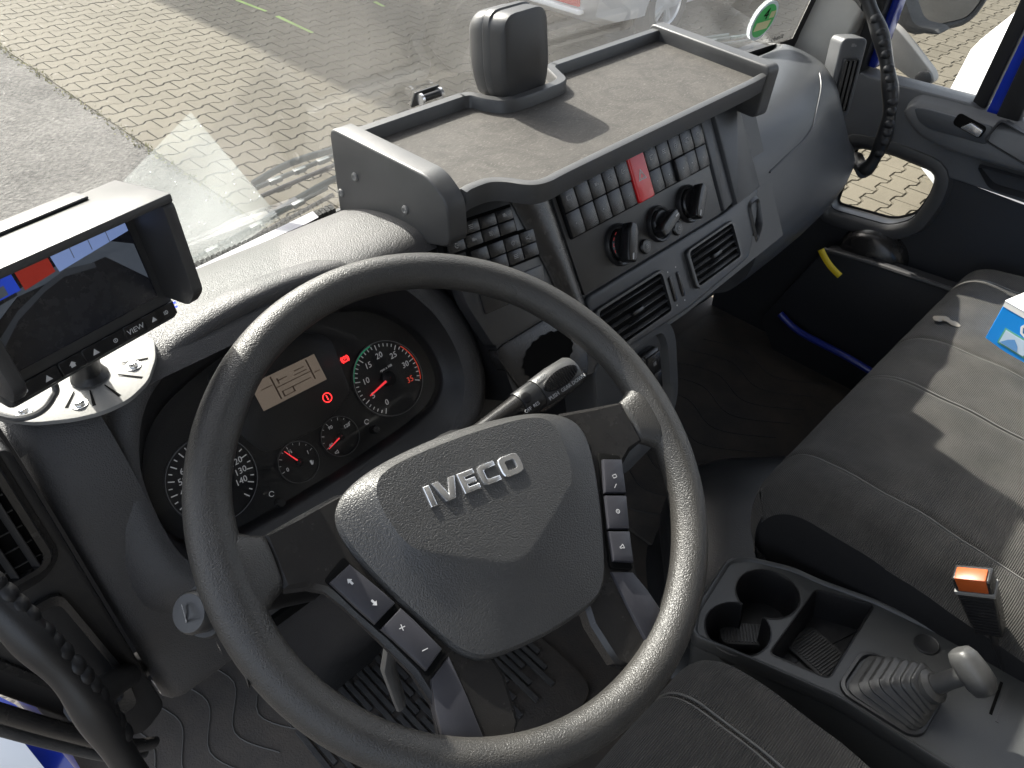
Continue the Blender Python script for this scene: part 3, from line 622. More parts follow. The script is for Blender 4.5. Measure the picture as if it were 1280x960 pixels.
for a in range(-60, 50, 22): obj('scale_mark', *arcband(f1, .0215, .0228, a-8, a+6, .0105, 3), 'red_print', k1, smooth=False)
for a in range(120, 200, 22): obj('scale_mark', *arcband(f1, .0215, .0228, a-6, a+6, .0105, 3), 'red_print', k1, smooth=False)
for u, v in ((.143, -.107), (.221, -.108)):
    f = HV.at(u, v, .003); b_ = obj('push_button', *lathe(f, [(.0105, 0), (.0105, .003), (.009, .005), (.0001, .0055)], 20), 'button', dash, 35); icon(f, 0, 0, .0057, 'arc', .008, 'grey_print', b_)
# lower band with the two centre vents
plate('vent_band', HV, rpoly([(.006, -.127), (.345, -.127), (.40, -.118), (.45, -.118), (.43, -.16), (.38, -.215), (.2, -.228), (.006, -.222)], .012), -.03, .003, 'grey_dash', dash, .004, 3)
grille(dash, HV.at(0, 0, .003), .084, -.181, .156, .068, 0, 5, 'panel', 'button', .9)
grille(dash, HV.at(0, 0, .003, radians(1.5)), .284, -.182, .132, .064, 0, 5, 'panel', 'button', .9)
for u in (.176, .196):
    w_ = bbox('vent_thumbwheel', HV, (u-.004, u+.004), (-.206, -.166), (-.002, .0055), 'button', dash, .003, 2)
    for v, kk in ((-.159, 'dot'), (-.212, 'dot')): icon(HV, u, v, .0034, kk, .004, 'white_print', w_)
# oblong cup recess at the right end of the vent band
gp_ = rpoly([(.408, -.132), (.444, -.128), (.436, -.18), (.405, -.205)], .012)
mb = MB(); mb.add(*loft([[HV(*p, .0035) for p in gp_], [HV(.424+(u-.424)*.8, -.16+(v+.16)*.85, .007) for u, v in gp_], [HV(.424+(u-.424)*.66, -.16+(v+.16)*.74, .004) for u, v in gp_], [HV(.424+(u-.424)*.6, -.16+(v+.16)*.7, -.022) for u, v in gp_]], True, False, True)); mb.build('cup_recess', 'panel', dash, 40)
bbox('recess_back', HV, (.412, .436), (-.185, -.14), (-.021, -.0195), 'void', dash, .001)
# round socket by the column, dark hole with toothed rim
sk_ = HV.at(-.085, -.168, -.004)
plate('socket_plate', HV, rpoly([(-.165, -.124), (-.02, -.124), (-.004, -.16), (-.03, -.23), (-.13, -.235)], .02), -.02, -.001, 'plastic_satin', dash, .003)
ho = [(.046*cos(2*pi*k/36)*(1.02 if k % 2 else .95), .028*sin(2*pi*k/36)*(1.02 if k % 2 else .94)) for k in range(36)]
obj('socket_hole', [sk_(u, v, .0045) for u, v in ho], [tuple(range(36))], 'void', dash, smooth=False)
# console below: grey knee block with its switch pod
KB = Fr(HV(.065, -.28, -.015), (1, 0, 0), (0, .28, .96))
kb_o = rpoly([(-.085, .065), (.095, .055), (.108, .02), (.104, -.085), (.07, -.135), (-.06, -.15), (-.09, -.1)], .025, 5)
mb = MB(); mb.add(*loft([[KB(u*1.02, v*1.02, -.06) for u, v in kb_o], [KB(u, v, -.006) for u, v in kb_o], [KB(u*.97, v*.97, 0) for u, v in kb_o], [KB(u*.78, v*.8, 0) for u, v in kb_o], [KB(u*.72, v*.74, -.008) for u, v in kb_o]], True, False, True)); mb.build('knee_block', 'grey_dash', dash, 50)
pod = bbox('switch_pod', KB, (.012, .052), (-.07, .032), (-.01, .01), 'button', dash, .006, 3)
for v0, v1 in ((-.002, .028), (-.034, -.004), (-.066, -.036)):
    b_ = button(KB, .017, .047, v0, v1, parent=pod, w=.009, h=.004, nm='rocker'); icon(KB, .032, (v0+v1)/2, .0133, 'bars', .009, 'grey_print', b_)
mb = MB(); mb.add(*prism(Fr((.40, .25, .60), (1, 0, 0), (0, 0, 1)), [(-.16, .06), (.12, .06), (.12, -.22), (-.05, -.45), (-.16, -.2)], -.28, -.02)); mb.build('tunnel_wall', 'plastic', dash)
# right-hand dash with the glovebox cover
rp = [(.50, .752), (.455, .778), (.39, .798), (.32, .806), (.262, .797), (.217, .764), (.187, .71), (.162, .645), (.158, .59), (.18, .535), (.215, .505), (.265, .495), (.36, .49)]
st = []
for x, dy, dz in ((.816, 0, 0), (.87, 0, 0), (.95, .002, 0), (1.05, .006, 0), (1.15, .014, -.002), (1.23, .026, -.004), (1.29, .042, -.008), (1.33, .066, -.016), (1.352, .10, -.03)):
    up = dy*1.55+(.012 if x > 1.1 else 0)
    st.append((x, [(a+(up if b > .70 else up+(dy-up)*min(1, (.70-b)/.12))*max(0, min(1, (.48-a)/.16)), b+dz*(1 if b > .75 else 0)+(dy*.5 if b < .6 else 0)) for a, b in rp]))
rings_r = [[V((x, a, b)) for a, b in cr(p, 5)] for x, p in st]
mb = MB(); mb.add(*loft(rings_r, False)); n_ = len(rings_r[0]); mb.add(rings_r[-1], [tuple(range(n_))]); mb.add(rings_r[0], [tuple(range(n_))]); rdash = mb.build('right_cover', 'grey_dash', dash, 60)
# moulded line of the glovebox on that cover
def on_cover(x, t):
    for (xa_, pa), (xb, pb) in zip(st[:-1], st[1:]):
        if xa_ <= x <= xb:
            k = (x-xa_)/(xb-xa_); p = [(a[0]*(1-k)+b[0]*k, a[1]*(1-k)+b[1]*k) for a, b in zip(pa, pb)]; q = cr(p, 5); i = min(int(t*(len(q)-1)), len(q)-2); r = t*(len(q)-1)-i
            return V((x, q[i][0]*(1-r)+q[i+1][0]*r, q[i][1]*(1-r)+q[i+1][1]*r))
cov = [(proj(on_cover(.82+.52*i/60, j/90)), .82+.52*i/60, j/90) for i in range(60) for j in range(90)]
def cover_px(px, py): m_ = min(cov, key=lambda c: (c[0][0]-px)**2+(c[0][1]-py)**2+c[0][2]*30); return m_[1], m_[2]
gl = [on_cover(x, t)+V((0, -.0008, .0006)) for x, t in cr([cover_px(*p) for p in ((963, 218), (985, 196), (1006, 170), (1020, 140), (1026, 112), (1025, 92))], 5)]
obj('glovebox_line', *tube(gl, .0016, 6), 'panel', dash)
# side vent at the far end
SV = Fr(onx(1056, 98, 1.325), (.8, -.6, 0), (.0, .16, 1))
plate('side_vent_panel', SV, rrect(0, 0, .056, .155, .012), -.04, .004, 'door', dash, .004, 3)
grille(dash, Fr(SV(0, -.014, .004), SV.y, -SV.x), 0, 0, .108, .034, 0, 3, 'panel', 'button', .5, knob=False)
icon(SV, 0, .064, .0045, 'truck', .014, 'grey_print', dash)
# ribbed shelf hanging below the right-hand dash
for k in range(4):
    z = .482-.014*k; mb = MB(); y0 = .235+.012*k
    mb.add(*prism(WORLD, rpoly([(.74+.01*k, y0+.02), (.80, y0-.002), (1.27-.02*k, y0+.012), (1.29-.02*k, y0+.06), (1.25, .5), (.74, .5)], .03), z-.011, z-.001)); bevobj('shelf_rib', mb.v, mb.f, 'plastic', dash, .003, 2)
# ================================================================== INSTRUMENT CLUSTER
clu = thing('instrument_cluster', CL(-.016, 0, 0), 'round gauges and small amber display behind the steering wheel', 'instruments')
obj('face_plate', [CL(*p, .0015) for p in cr(c_in, 6, True)], [tuple(range(72))], 'gauge', clu)
plate('display_surround', CL, rpoly([(-.085, .094), (.02, .097), (.06, .07), (.05, .0), (.0, -.016), (-.07, -.012), (-.088, .03)], .012), .0015, .003, 'cluster', clu, .001)
lq = [CL.pix(*p, .004) for p in ((392, 443), (405, 476), (326, 516), (313, 484))]
lx0 = min(p[0] for p in lq); lx1 = max(p[0] for p in lq); ly0 = min(p[1] for p in lq); ly1 = max(p[1] for p in lq)
DS = Fr(CL(lq[3][0], (lq[2][1]), .004), CL(*lq[1], 0)-CL(*lq[2], 0), CL.y)
dw = (CL(*lq[1])-CL(*lq[2])).length; dh = (CL(*lq[0])-CL(*lq[1])).length
lcd = obj('display', *box(DS, (0, dw), (0, dh), (-.001, .0003)), 'lcd', clu)
mb = MB()
for a, b, c, d in ((.28, .1, .3, .95), (.3, .5, .85, .53), (.84, .2, .86, .95), (.45, .3, .8, .32), (.34, .12, .52, .14), (.34, .3, .52, .32), (.34, .12, .36, .32), (.5, .12, .52, .32), (.1, .65, .27, .67), (.35, .7, .5, .72), (.35, .6, .37, .8), (.6, .62, .8, .64), (.62, .75, .78, .77), (.88, .4, .97, .42)):
    mb.add(*box(DS, (dw*a, dw*c), (dh*b, dh*max(d, b+.03)), (.0004, .0006)))
mb.build('display_lines', 'lcd_ink', lcd, smooth=False)
def gauge(name, cx, cy, r, ticks, nums, a0, a1, needle_a, nsz, nlen, parent=clu):
    f = CL.at(cx, cy, .0018)
    g = obj(name, *lathe(f, [(r, 0), (r*1.0, .0035), (r*.965, .0035), (r*.955, .001), (.0002, .001)], 48), 'gauge', parent, 30)
    obj('bezel_ring', *arcband(f, r*.972, r*.99, 0, 360, .0037, 48), 'grey_print', g, smooth=False)
    mb = MB()
    for k in range(ticks+1):
        a = radians(a0+(a1-a0)*k/ticks); lg = k % max(1, ticks//max(1, len(nums)-1)) == 0; t = f.at(0, 0, .0013, a); mb.add([t(r*(.78 if lg else .84), -r*.012), t(r*.92, -r*.012), t(r*.92, r*.012), t(r*(.78 if lg else .84), r*.012)], [(0, 1, 2, 3)])
    mb.build('tick_marks', 'scale_white', g, smooth=False)
    for k, s in enumerate(nums):
        a = radians(a0+(a1-a0)*k/(len(nums)-1)); 
        if s: text('numeral', s, f.at(cos(a)*r*.63, sin(a)*r*.63, .0014), nsz, 'scale_red' if s == '35' else 'scale_white', g, shear=.15)
    na = radians(needle_a); t = f.at(0, 0, .005, na); obj('needle', *prism(t, [(-r*.06, -r*.035), (nlen*r, -r*.012), (nlen*r, r*.012), (-r*.06, r*.035)], 0, .0015), 'needle', g)
    obj('needle_hub', *lathe(f, [(r*.2, .001), (r*.19, .005), (r*.1, .0075), (.0002, .008)], 20), 'black', g, 35)
    return f, g
tf_, tg = gauge('rev_counter', .1, -.006, .0465, 35, ['0', '5', '10', '15', '20', '25', '30', '35'], 236, -30, 192, .0098, .72)
for a0, a1, m_ in ((160, 92, 'scale_green'), (38, -28, 'scale_red')): obj('scale_band', *arcband(tf_, .0465*.93, .0465*.965, a0, a1, .0014, 16), m_, tg, smooth=False)
text('unit', 'rpm x 100', tf_.at(.004, .012, .0014), .0042, 'scale_white', tg)
gauge('speedometer', -.131, -.006, .0465, 28, ['', '20', '30', '40', '50', '60', '70', '80', '90', '100', '110', '120', '130', '140', ''], 236, -56, 228, .0092, .72)
f_, g_ = gauge('fuel_gauge', -.044, -.037, .0235, 8, ['0', '', '½', '', '1'], 185, 15, 116, .0062, .88); icon(f_, .013, -.008, .0014, 'fuel', .0065, 'scale_white', g_)
f_, g_ = gauge('temperature_gauge', .012, -.036, .0235, 8, ['40', '', '90', '', '120'], 195, 25, 196, .0056, .88); icon(f_, -.012, -.014, .0014, 'horn', .0055, 'scale_white', g_)
q = CL.pix(409, 497, .003); t_ = CL.at(q[0], q[1], .0034); w1_ = obj('warning_lamp', *arcband(t_, .0048, .0058, 0, 360, 0, 24), 'tell_red', clu, smooth=False); obj('mark', [t_(-.0006, -.003), t_(.0006, -.003), t_(.0006, .003), t_(-.0006, .003)], [(0, 1, 2, 3)], 'tell_red', w1_, smooth=False)
q = CL.pix(431, 449, .003); t_ = CL.at(q[0], q[1], .0034); w2_ = obj('warning_lamp', *arcband(t_, .0026, .0036, 0, 360, 0, 20), 'tell_red', clu, smooth=False)
for s_ in (0, 180): obj('mark', *arcband(t_, .0044, .0054, s_-50, s_+50, 0, 10), 'tell_red', w2_, smooth=False)
text('mark', 'P', t_.at(0, 0, .0002), .0048, 'tell_red', w2_)
for u, v in ((-.086, -.052), (.05, -.038)):
    f = CL.at(u, v, .0015); b_ = obj('trip_button', *lathe(f.at(.002, -.012, 0), [(.005, 0), (.005, .01), (.004, .012), (.0001, .012)], 16), 'plastic_satin', clu, 35); obj('symbol', *arcband(f, .0024, .0031, 0, 300, .0006, 16), 'scale_white', b_, smooth=False)
# clear cover
obj('clear_cover', [CL(*p, .013) for p in cr(c_in, 6, True)], [tuple(range(72))], 'cover', clu)
# ================================================================== TRAY ON THE DASH
TZ = .90
tray = thing('dash_tray', (.5, .35, TZ-.03), 'grey-rimmed tray with worn brown laminate floor, fixed on the dashboard', 'tray')
def zq(pts, z): return [(p.x, p.y) for p in (onz(*q, z) for q in pts)]
fe = zq([(545, 250), (570, 238), (594, 227.5), (612, 222.5), (634, 222.5), (662, 226), (681, 222.5), (706, 210), (775, 177), (870, 132), (938, 100)], TZ+.010)
fe = cr(fe, 4); re = [(.838, .44), (.70, .445), (.55, .445), (.4, .445), (.206, .445)]
fx0 = fe[0][0]; fe = [(x, y) for x, y in fe if x <= .775]+[(.797, fe[-1][1]+.003)]
fe = [(.2135, fe[0][1])]+[q for q in fe[1:] if q[0] > .222]
ft = [(V((x, y, TZ)), V((x+.035*max(0, (x-.3)/.5), .445, TZ))) for x, y in fe]
mb = MB(); mb.add(*loft([[a, a.lerp(b, .5), b, b-V((0, 0, .012)), a-V((0, 0, .012))] for a, b in ft], True, True, True)); mb.build('floor_board', 'tray', tray, 30)
# front lip follows the edge
rings = []
for i, (x, y) in enumerate(fe):
    a = V(fe[max(i-1, 0)]); b = V(fe[min(i+1, len(fe)-1)]); t = (b-a).normalized(); n = V((t.y, -t.x)); rings.append([V((x+n.x*u, y+n.y*u, z)) for u, z in ((.008, TZ+.009), (.001, TZ+.011), (-.003, TZ+.009), (-.004, TZ-.016), (.006, TZ-.016), (.008, TZ))])
mb = MB(); mb.add(*loft(rings, True, True, True))
for i in range(len(mb.v)): pass
mb.build('front_lip', 'tray_rim', tray, 50)
# rear rail, notched round the grey pod
def rail(pts, nm):
    rings = []; P = [V(p) for p in pts]
    for i, p in enumerate(P):
        t = (P[min(i+1, len(P)-1)]-P[max(i-1, 0)]).normalized(); n = V((-t.y, t.x)); rings.append([V((p.x+n.x*u, p.y+n.y*u, z)) for u, z in ((-.008, TZ-.02), (-.008, TZ+.014), (-.006, TZ+.0165), (.006, TZ+.0165), (.008, TZ+.014), (.008, TZ-.02))])
    mb = MB(); mb.add(*loft(rings, True, True, True)); mb.build(nm, 'tray_rim', tray, 40)
rail([(.205, .436), (.30, .437), (.39, .437)], 'rear_rail')
rail(cr([(.388, .437), (.402, .43), (.41, .405), (.43, .385), (.50, .383), (.535, .388), (.55, .41), (.562, .432), (.575, .437)], 4), 'rail_notch')
rail([(.573, .437), (.70, .437), (.832, .437)], 'rear_rail')
LB = Fr((.212, .3, TZ), (0, 1, 0), (0, 0, 1))                       # x axis = forward; normal = +X... left board outline
LBF = Fr((.186, .3, TZ), (0, -1, 0), (0, 0, 1))
fy_ = fe[0][1]-.012
lbp = [(.452, .924), (fy_+.034, .926), (fy_+.003, .905), (fy_, .852), (.29, .836), (.38, .822), (.452, .79)]      # y, z
plate('left_board', LBF, rpoly([(.3-y_, z_-TZ) for y_, z_ in lbp][::-1], .014, 5), -.026, 0, 'tray_rim', tray, .003, 3)
for p in ((444, 221), (427, 241), (507, 262)):
    u, v = LBF.pix(*p); f = LBF.at(u, v, 0); obj('screw', *lathe(f, [(.0055, 0), (.005, .002), (.003, .0028), (.0018, .0018), (.0001, .0018)], 16), 'steel', tray, 35)
fr_ = V((fe[-1][0]+.004, fe[-1][1]-.012, TZ)); rr0 = V((.836, .452, TZ)); RB = Fr(rr0, fr_-rr0, (0, 0, 1)); RL = (fr_-rr0).length
plate('right_board', RB, rpoly([(0, .022), (RL, .022), (RL-.004, -.058), (RL-.05, -.058), (0, -.02)], .012, 5), -.018, .006, 'tray_rim', tray, .003, 3)
# grey sensor pod behind the tray
PD = Fr((.470, .392, .905), (1, .03, 0), (0, .10, 1))
pod_ = thing('sensor_pod', PD(0, 0, -.03), 'rounded grey plastic sensor pod standing behind the dash tray', 'sensor')
def po(sx, sz, w, dz=0, tp=.0): return [PD(u*(1+tp*(v/.1)), v+dz, w) for u, v in rpoly([(-.036*sx, 0), (.036*sx, 0), (.046*sx, .035), (.043*sx, .112*sz), (-.043*sx, .112*sz), (-.046*sx, .035)], .022, 5)]
mb = MB(); mb.add(*loft([po(.86, .93, .004, .003), po(.96, .985, .002, .001), po(1, 1, -.004), po(1, 1, -.022)], True, True)); mb.build('front_shell', 'monitor', pod_, 50)
mb = MB(); mb.add(*loft([po(.985, .99, -.021), po(1.02, 1.02, -.024), po(1.02, 1.02, -.034), po(.99, .99, -.036)], True)); mb.build('seam_ring', 'tray_rim', pod_, 30)
mb = MB(); mb.add(*loft([po(.98, .985, -.035), po(1.0, 1.0, -.038), po(.95, .97, -.058), po(.78, .84, -.070, .008)], True, False, True)); mb.build('rear_shell', 'tray_rim', pod_, 50)
bbox('foot', PD, (-.03, .03), (-.10, .012), (-.05, -.012), 'plastic', pod_, .006)
# little clear plastic holder stuck on the glass
p = wsplane(532, 120, .004); HC = Fr(p, ws(p.x+.05, p.z)-ws(p.x-.05, p.z), (0, -.22, 1)); HC = Fr(p, HC.x, (0, -.22, 1)); 
hold = thing('glass_clip', p, 'small clear plastic holder stuck on the windscreen', 'clip')
plate('base_plate', HC, rpoly([(-.024, -.011), (.02, -.008), (.024, .010), (-.02, .010)], .002), -.002, 0, 'tray_rim', hold)
obj('roller', *tube([HC(-.014, .003, .007), HC(.018, .003, .007)], .005, 12), 'wiper', hold)
for u in (-.015, .019): obj('end_cap', *lathe(Fr(HC(u, .003, .007), HC.y, HC.z), [(.0075, -.002), (.0075, .002), (.005, .0025), (.0001, .0025)], 16, True), 'chrome', hold, 35)
# reflection in the glass at the driver's side, painted as a milky pane
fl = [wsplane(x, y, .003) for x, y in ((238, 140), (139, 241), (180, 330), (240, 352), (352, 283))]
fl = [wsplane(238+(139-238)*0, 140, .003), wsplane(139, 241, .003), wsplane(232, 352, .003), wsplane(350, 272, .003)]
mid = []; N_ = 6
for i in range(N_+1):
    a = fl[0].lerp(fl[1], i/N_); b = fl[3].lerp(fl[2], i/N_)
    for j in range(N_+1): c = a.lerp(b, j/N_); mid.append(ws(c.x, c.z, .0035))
setp(obj('reflection_pane', mid, [(r*7+c, r*7+c+1, (r+1)*7+c+1, (r+1)*7+c) for r in range(6) for c in range(6)], 'painted_reflection'), 'milky translucent pane, a painted reflection on the windscreen above the monitor', 'painted_reflection')
# round green emissions sticker
p = wsplane(955, 26, .004); q1 = wsplane(961, 26, .004)
ST = Fr(p, ws(p.x+.03, p.z)-ws(p.x-.03, p.z), (0, -.22, 1)); sr = .041
stk = thing('emissions_sticker', p, 'round green sticker with pale blue rim on the windscreen corner', 'sticker')
obj('rim', [ST(*e, 0) for e in ell(0, 0, sr, sr, 40)], [tuple(range(40))], 'stick_white', stk, smooth=False)
obj('disc', [ST(*e, .0006) for e in ell(0, 0, sr*.84, sr*.84, 40)], [tuple(range(40))], 'stick_green', stk, smooth=False)
obj('number_field', [ST(*e, .0012) for e in ((-sr*.62, -sr*.45), (sr*.5, -sr*.45), (sr*.62, -sr*.02), (-sr*.62, -sr*.02))], [(0, 1, 2, 3)], 'stick_yellow', stk, smooth=False)
obj('seal_field', [ST(*e, .0012) for e in ((sr*.3, sr*.08), (sr*.72, sr*.08), (sr*.72, sr*.42), (sr*.3, sr*.42))], [(0, 1, 2, 3)], 'stick_yellow', stk, smooth=False)
text('numeral', '4', ST.at(-sr*.05, sr*.33, .0014), sr*.8, 'lens', stk)
# dark print on the glass beside it
pp = wsplane(972, 47, .003); setp(text('glass_print', 'cleanfit', Fr(pp, ST.x, ST.y), .016, 'lens', None), 'small dark lettering printed in the windscreen corner', 'print')
# wipers outside
def wiper(pa, pb, arm_px, label):
    A, Bq = [ws(q.x, q.z, -.02) for q in (wsplane(*pa), wsplane(*pb))]
    root = thing('wiper', (A+Bq)/2, label, 'wiper', None)
    n = 14; path = [ws(A.lerp(Bq, k/n).x, A.lerp(Bq, k/n).z, -.014) for k in range(n+1)]
    obj('blade', *tube(path, .003, 8), 'wiper', root); path2 = [q+V((0, .012, .006)) for q in path]; obj('blade_frame', *tube(path2, .0035, 8, squash=.6), 'arm_grey', root)
    ap = [wsplane(*q) for q in arm_px]; ap = [ws(q.x, q.z, -.045+.01*i/len(ap)) for i, q in enumerate(ap)]
    obj('arm', *tube(cr([tuple(q) for q in ap], 4), .005, 8, squash=.6), 'arm_grey', root)
    for k in (3, 7, 11): bbox('claw', Fr(path2[k], (Bq-A), (0, 0, 1)), (-.009, .009), (-.003, .003), (-.003, .005), 'arm_grey', root, .001)
wiper((236, 352), (424, 248), ((300, 333), (360, 285), (440, 236), (520, 205)), 'black wiper parked at the foot of the windscreen by the monitor')
wiper((335, 250), (440, 205), ((340, 246), (390, 216), (470, 190)), 'dark wiper arm lying behind the painted windscreen reflection')
wiper((860, 66), (945, 52), ((820, 80), (880, 60), (930, 50)), 'wiper lying beneath the green sticker')
# foam strip and printed paper strip along the foot of the glass
mb = MB()
for k in range(46):
    x = -.13+.335*k/46; a = ws(x, .792, .012); mb.add(*box(Fr(a, (1, .0, .25), (0, -.3, 1)), (-.0028, .0028), (-.011, .009), (-.006, .004)))
setp(mb.build('foam_seal', 'foam', smooth=False), 'ridged foam strip along the lower edge of the windscreen', 'seal')
pa, pb = ws(-.075, .80, .03), ws(.165, .802, .018); vs = []
for k in range(13):
    c = pa.lerp(pb, k/12); vs += [c+V((0, -.008, .002+.0015*sin(k))), c+V((0, .004, .005))]
setp(obj('paper_strip', vs, [(2*k, 2*k+2, 2*k+3, 2*k+1) for k in range(12)], 'paper'), 'white printed paper strip lying at the foot of the windscreen', 'paper')
# ================================================================== REVERSING MONITOR
MZ = .896; m1, m2 = onz(14, 515, MZ), onz(225, 395, MZ)
MF = Fr(m1, m2-m1, V((0, .16, 1))); MW = (m2-m1).length; MH = .118
mon = thing('reversing_monitor', (m1+m2)/2, 'hooded black monitor showing a camera picture, on the bracket left of the wheel', 'monitor')
bevobj('housing', *prism(MF, rpoly([(0, 0), (MW, 0), (MW*1.0, MH), (0, MH)], .006), -.026, 0), 'monitor', mon, .004, 3)
SB = .026
for nm, su, sv, mm in (('screen', (.012, MW-.012), (SB, MH-.008), 'screen'),): scr = obj(nm, *box(MF, su, sv, (-.001, .0008)), mm, mon)
x0, x1, y0, y1 = .013, MW-.013, SB+.001, MH-.009; sx_ = x1-x0; sy_ = y1-y0
def sq(nm, pts, m, w=.0012): return obj(nm, [MF(x0+sx_*u, y0+sy_*v, w) for u, v in pts], [tuple(range(len(pts)))], m, scr, smooth=False)
sq('ground_view', cr([(0, 0), (0, .42), (.3, .66), (.55, .72), (.8, .6), (1, .2), (1, 0)], 1), 'scr_dark', .0011)
sq('paving_view', [(0, .42), (.3, .67), (.55, .73), (.8, .6), (1, .22), (1, .6), (.8, .78), (0, .62)], 'scr_grey', .0012)
sq('paving_arc', [(0, .30), (.2, .5), (.42, .62), (.55, .66), (.72, .6), (.72, .55), (.52, .6), (.38, .55), (.18, .42), (0, .2)], 'scr_mid', .0013)
sq('truck_front', [(.1, .66), (.2, .67), (.2, .76), (.1, .75)], 'scr_grey', .0016); sq('truck_wheels', [(.02, .60), (.24, .63), (.24, .66), (.02, .64)], 'scr_dark', .0017)
for k in range(5): sq('sign_letters', [(.6+.07*k, .925), (.645+.07*k, .93), (.645+.07*k, .955), (.6+.07*k, .95)], 'scr_dark', .0017)
sq('blue_building', [(.51, .66), (.49, 1), (1, 1), (1, .74)], 'scr_blue', .0013)
for k in range(3): sq('pane_line', [(.62+.12*k, .72), (.625+.12*k, .72), (.625+.12*k, 1), (.62+.12*k, 1)], 'scr_grey', .0015)
sq('pane_line', [(.53, .85), (1, .85), (1, .857), (.53, .857)], 'scr_grey', .0015)
sq('red_container', [(.29, .64), (.49, .68), (.48, .99), (.28, .97)], 'scr_red', .0014)
sq('blue_truck', [(.0, .62), (.27, .66), (.26, .93), (.0, .92)], 'scr_truck', .0014)
# hood walls: top, right, left
HD = .055
def wall(nm, pts): return bevobj(nm, *pts, 'monitor', mon, .0015, 2)
wall('hood_top', box(MF, (-.004, MW+.004), (MH-.004, MH+.003), (-.02, HD)))
wall('hood_cap', box(MF, (-.002, MW-.03), (MH+.003, MH+.006), (-.022, .0)))
for u0, u1 in ((MW-.006, MW+.004), (-.004, .006)):
    n0 = prism(Fr(MF(u0), MF.z, MF.y), rpoly([(-.01, MH-.003), (HD, MH-.003), (HD-.006, .036), (HD-.022, .022), (-.01, .022)], .006), 0, -(u1-u0)); wall('hood_side', n0)
# button row
for k, kd in enumerate(('arrow', 'dot', 'dot', 'arc', 'tri', 'house', 'tri', 'ring')): pass
kinds_m = ((.10, 'ring', .006), (.22, 'tri', .008), (.355, 'house', .008), (.485, 'tri', .008), (.605, 'ring', .006), (.73, None, 0), (.845, 'tri', .007), (.925, 'lamp', .006))
for u, kd, s_ in kinds_m:
    b_ = bevobj('menu_button', *box(MF, (MW*u-.010, MW*u+.010), (.004, .017), (-.001, .0018)), 'button', mon, .0008, 1)
    if kd:
        icon(MF.at(0, 0, 0, 0) if kd != 'tri' or u != .22 else MF, MW*u, .0105, .0021, kd, s_*.9, 'white_print', b_)
    else: text('lettering', 'VIEW', MF.at(MW*u, .0105, .0021), .0065, 'white_print', b_)
for k in range(2):
    for j in range(3): obj('indicator', *box(MF, (MW*.955+.003*j, MW*.955+.003*j+.0018), (.009+.004*k, .011+.004*k), (0, .0009)), 'led_blue', mon, smooth=False)
# bracket: fan-shaped sheet metal with slots and screws
BZ = .858
bq = [onz(x, y, BZ) for x, y in ((-10, 470), (60, 440), (150, 412), (192, 420), (194, 445), (184, 474), (160, 497), (128, 512), (90, 521), (40, 526), (-10, 520))]
brk = thing('monitor_bracket', onz(110, 480, BZ-.01), 'fan-shaped bare metal bracket screwed to the dashboard top', 'bracket')
plate('plate', WORLD, rpoly([(p.x, p.y) for p in bq[::-1]], .008), BZ-.006, BZ-.002, 'steel', brk, .0008)
cen = onz(105, 462, BZ)
for px, py in ((83, 510), (118, 507), (150, 495), (178, 472), (185, 448)):
    e = onz(px, py, BZ-.0018); d = (cen-e)*.42; n = V((-d.y, d.x, 0)).normalized()*.0014; obj('slot', [e+n, e-n, e+d-n*.4, e+d+n*.4], [(0, 1, 2, 3)], 'void', brk, smooth=False)
for px, py in ((100, 506), (167, 458), (30, 515)):
    e = onz(px, py, BZ-.002); f = Fr(e, (1, 0, 0), (0, 1, 0)); obj('screw', *lathe(f, [(.0065, 0), (.0065, .0012), (.0045, .0014), (.0042, .004), (.003, .005), (.0001, .005)], 14), 'chrome', brk, 35)
    
st0 = onz(112, 470, BZ); mt = MF(MW*.5, .02, -.02); obj('stem', *tube([st0, st0+V((0, .0, .008)), mt+V((0, .004, -.012)), mt], [.016, .012, .010, .010], 14), 'plastic', brk)
cb = [onz(-20, 512, .868), onz(20, 523, .868), onz(50, 515, .868), onz(66, 497, .872), onz(68, 480, .88), MF(MW*.3, .03, -.028)]
setp(obj('monitor_cable', *tube(cr([tuple(p) for p in cb], 6), .0028, 8), 'tray_rim'), 'thin grey cable looping beneath the monitor', 'cable')
# ================================================================== STEERING WHEEL
TL = radians(29.1)
WF0 = Fr((0, 0, .80), (1, 0, 0), (0, cos(TL), sin(TL))); WF = WF0.at(0, 0, 0, radians(-13.2))
whl = thing('steering_wheel', WF0(0, 0, -.05), 'large dark steering wheel with grained rim and silver lettering on its hub', 'steering wheel')
RR = .217; rings = []; NS = 128
for k in range(NS+1):
    a = 2*pi*k/NS; deg = (math.degrees(a)+360) % 360
    b = sum(math.exp(-((min(abs(deg-c), 360-abs(deg-c)))/s_)**2)*h for c, s_, h in ((0, 13, .0045), (180, 13, .0045), (35, 10, .0018), (145, 10, .0018)))
    rr_ = []
    for j in range(24):
        t = 2*pi*j/24; r = .0172+b*(.5-.5*cos(t)) if cos(t) < 0 else .0172
        r -= .0016*math.exp(-((t-2.2)/.35)**2)*math.exp(-((min(abs(deg-180), abs(deg-0), abs(deg-360)))/60)**2)
        rr_.append(WF((RR+r*cos(t))*cos(a), (RR+r*cos(t))*sin(a), r*1.02*sin(t)))
    rings.append(rr_)
mb = MB(); mb.add(*loft(rings)); mb.build('rim', 'wheel', whl, 80)
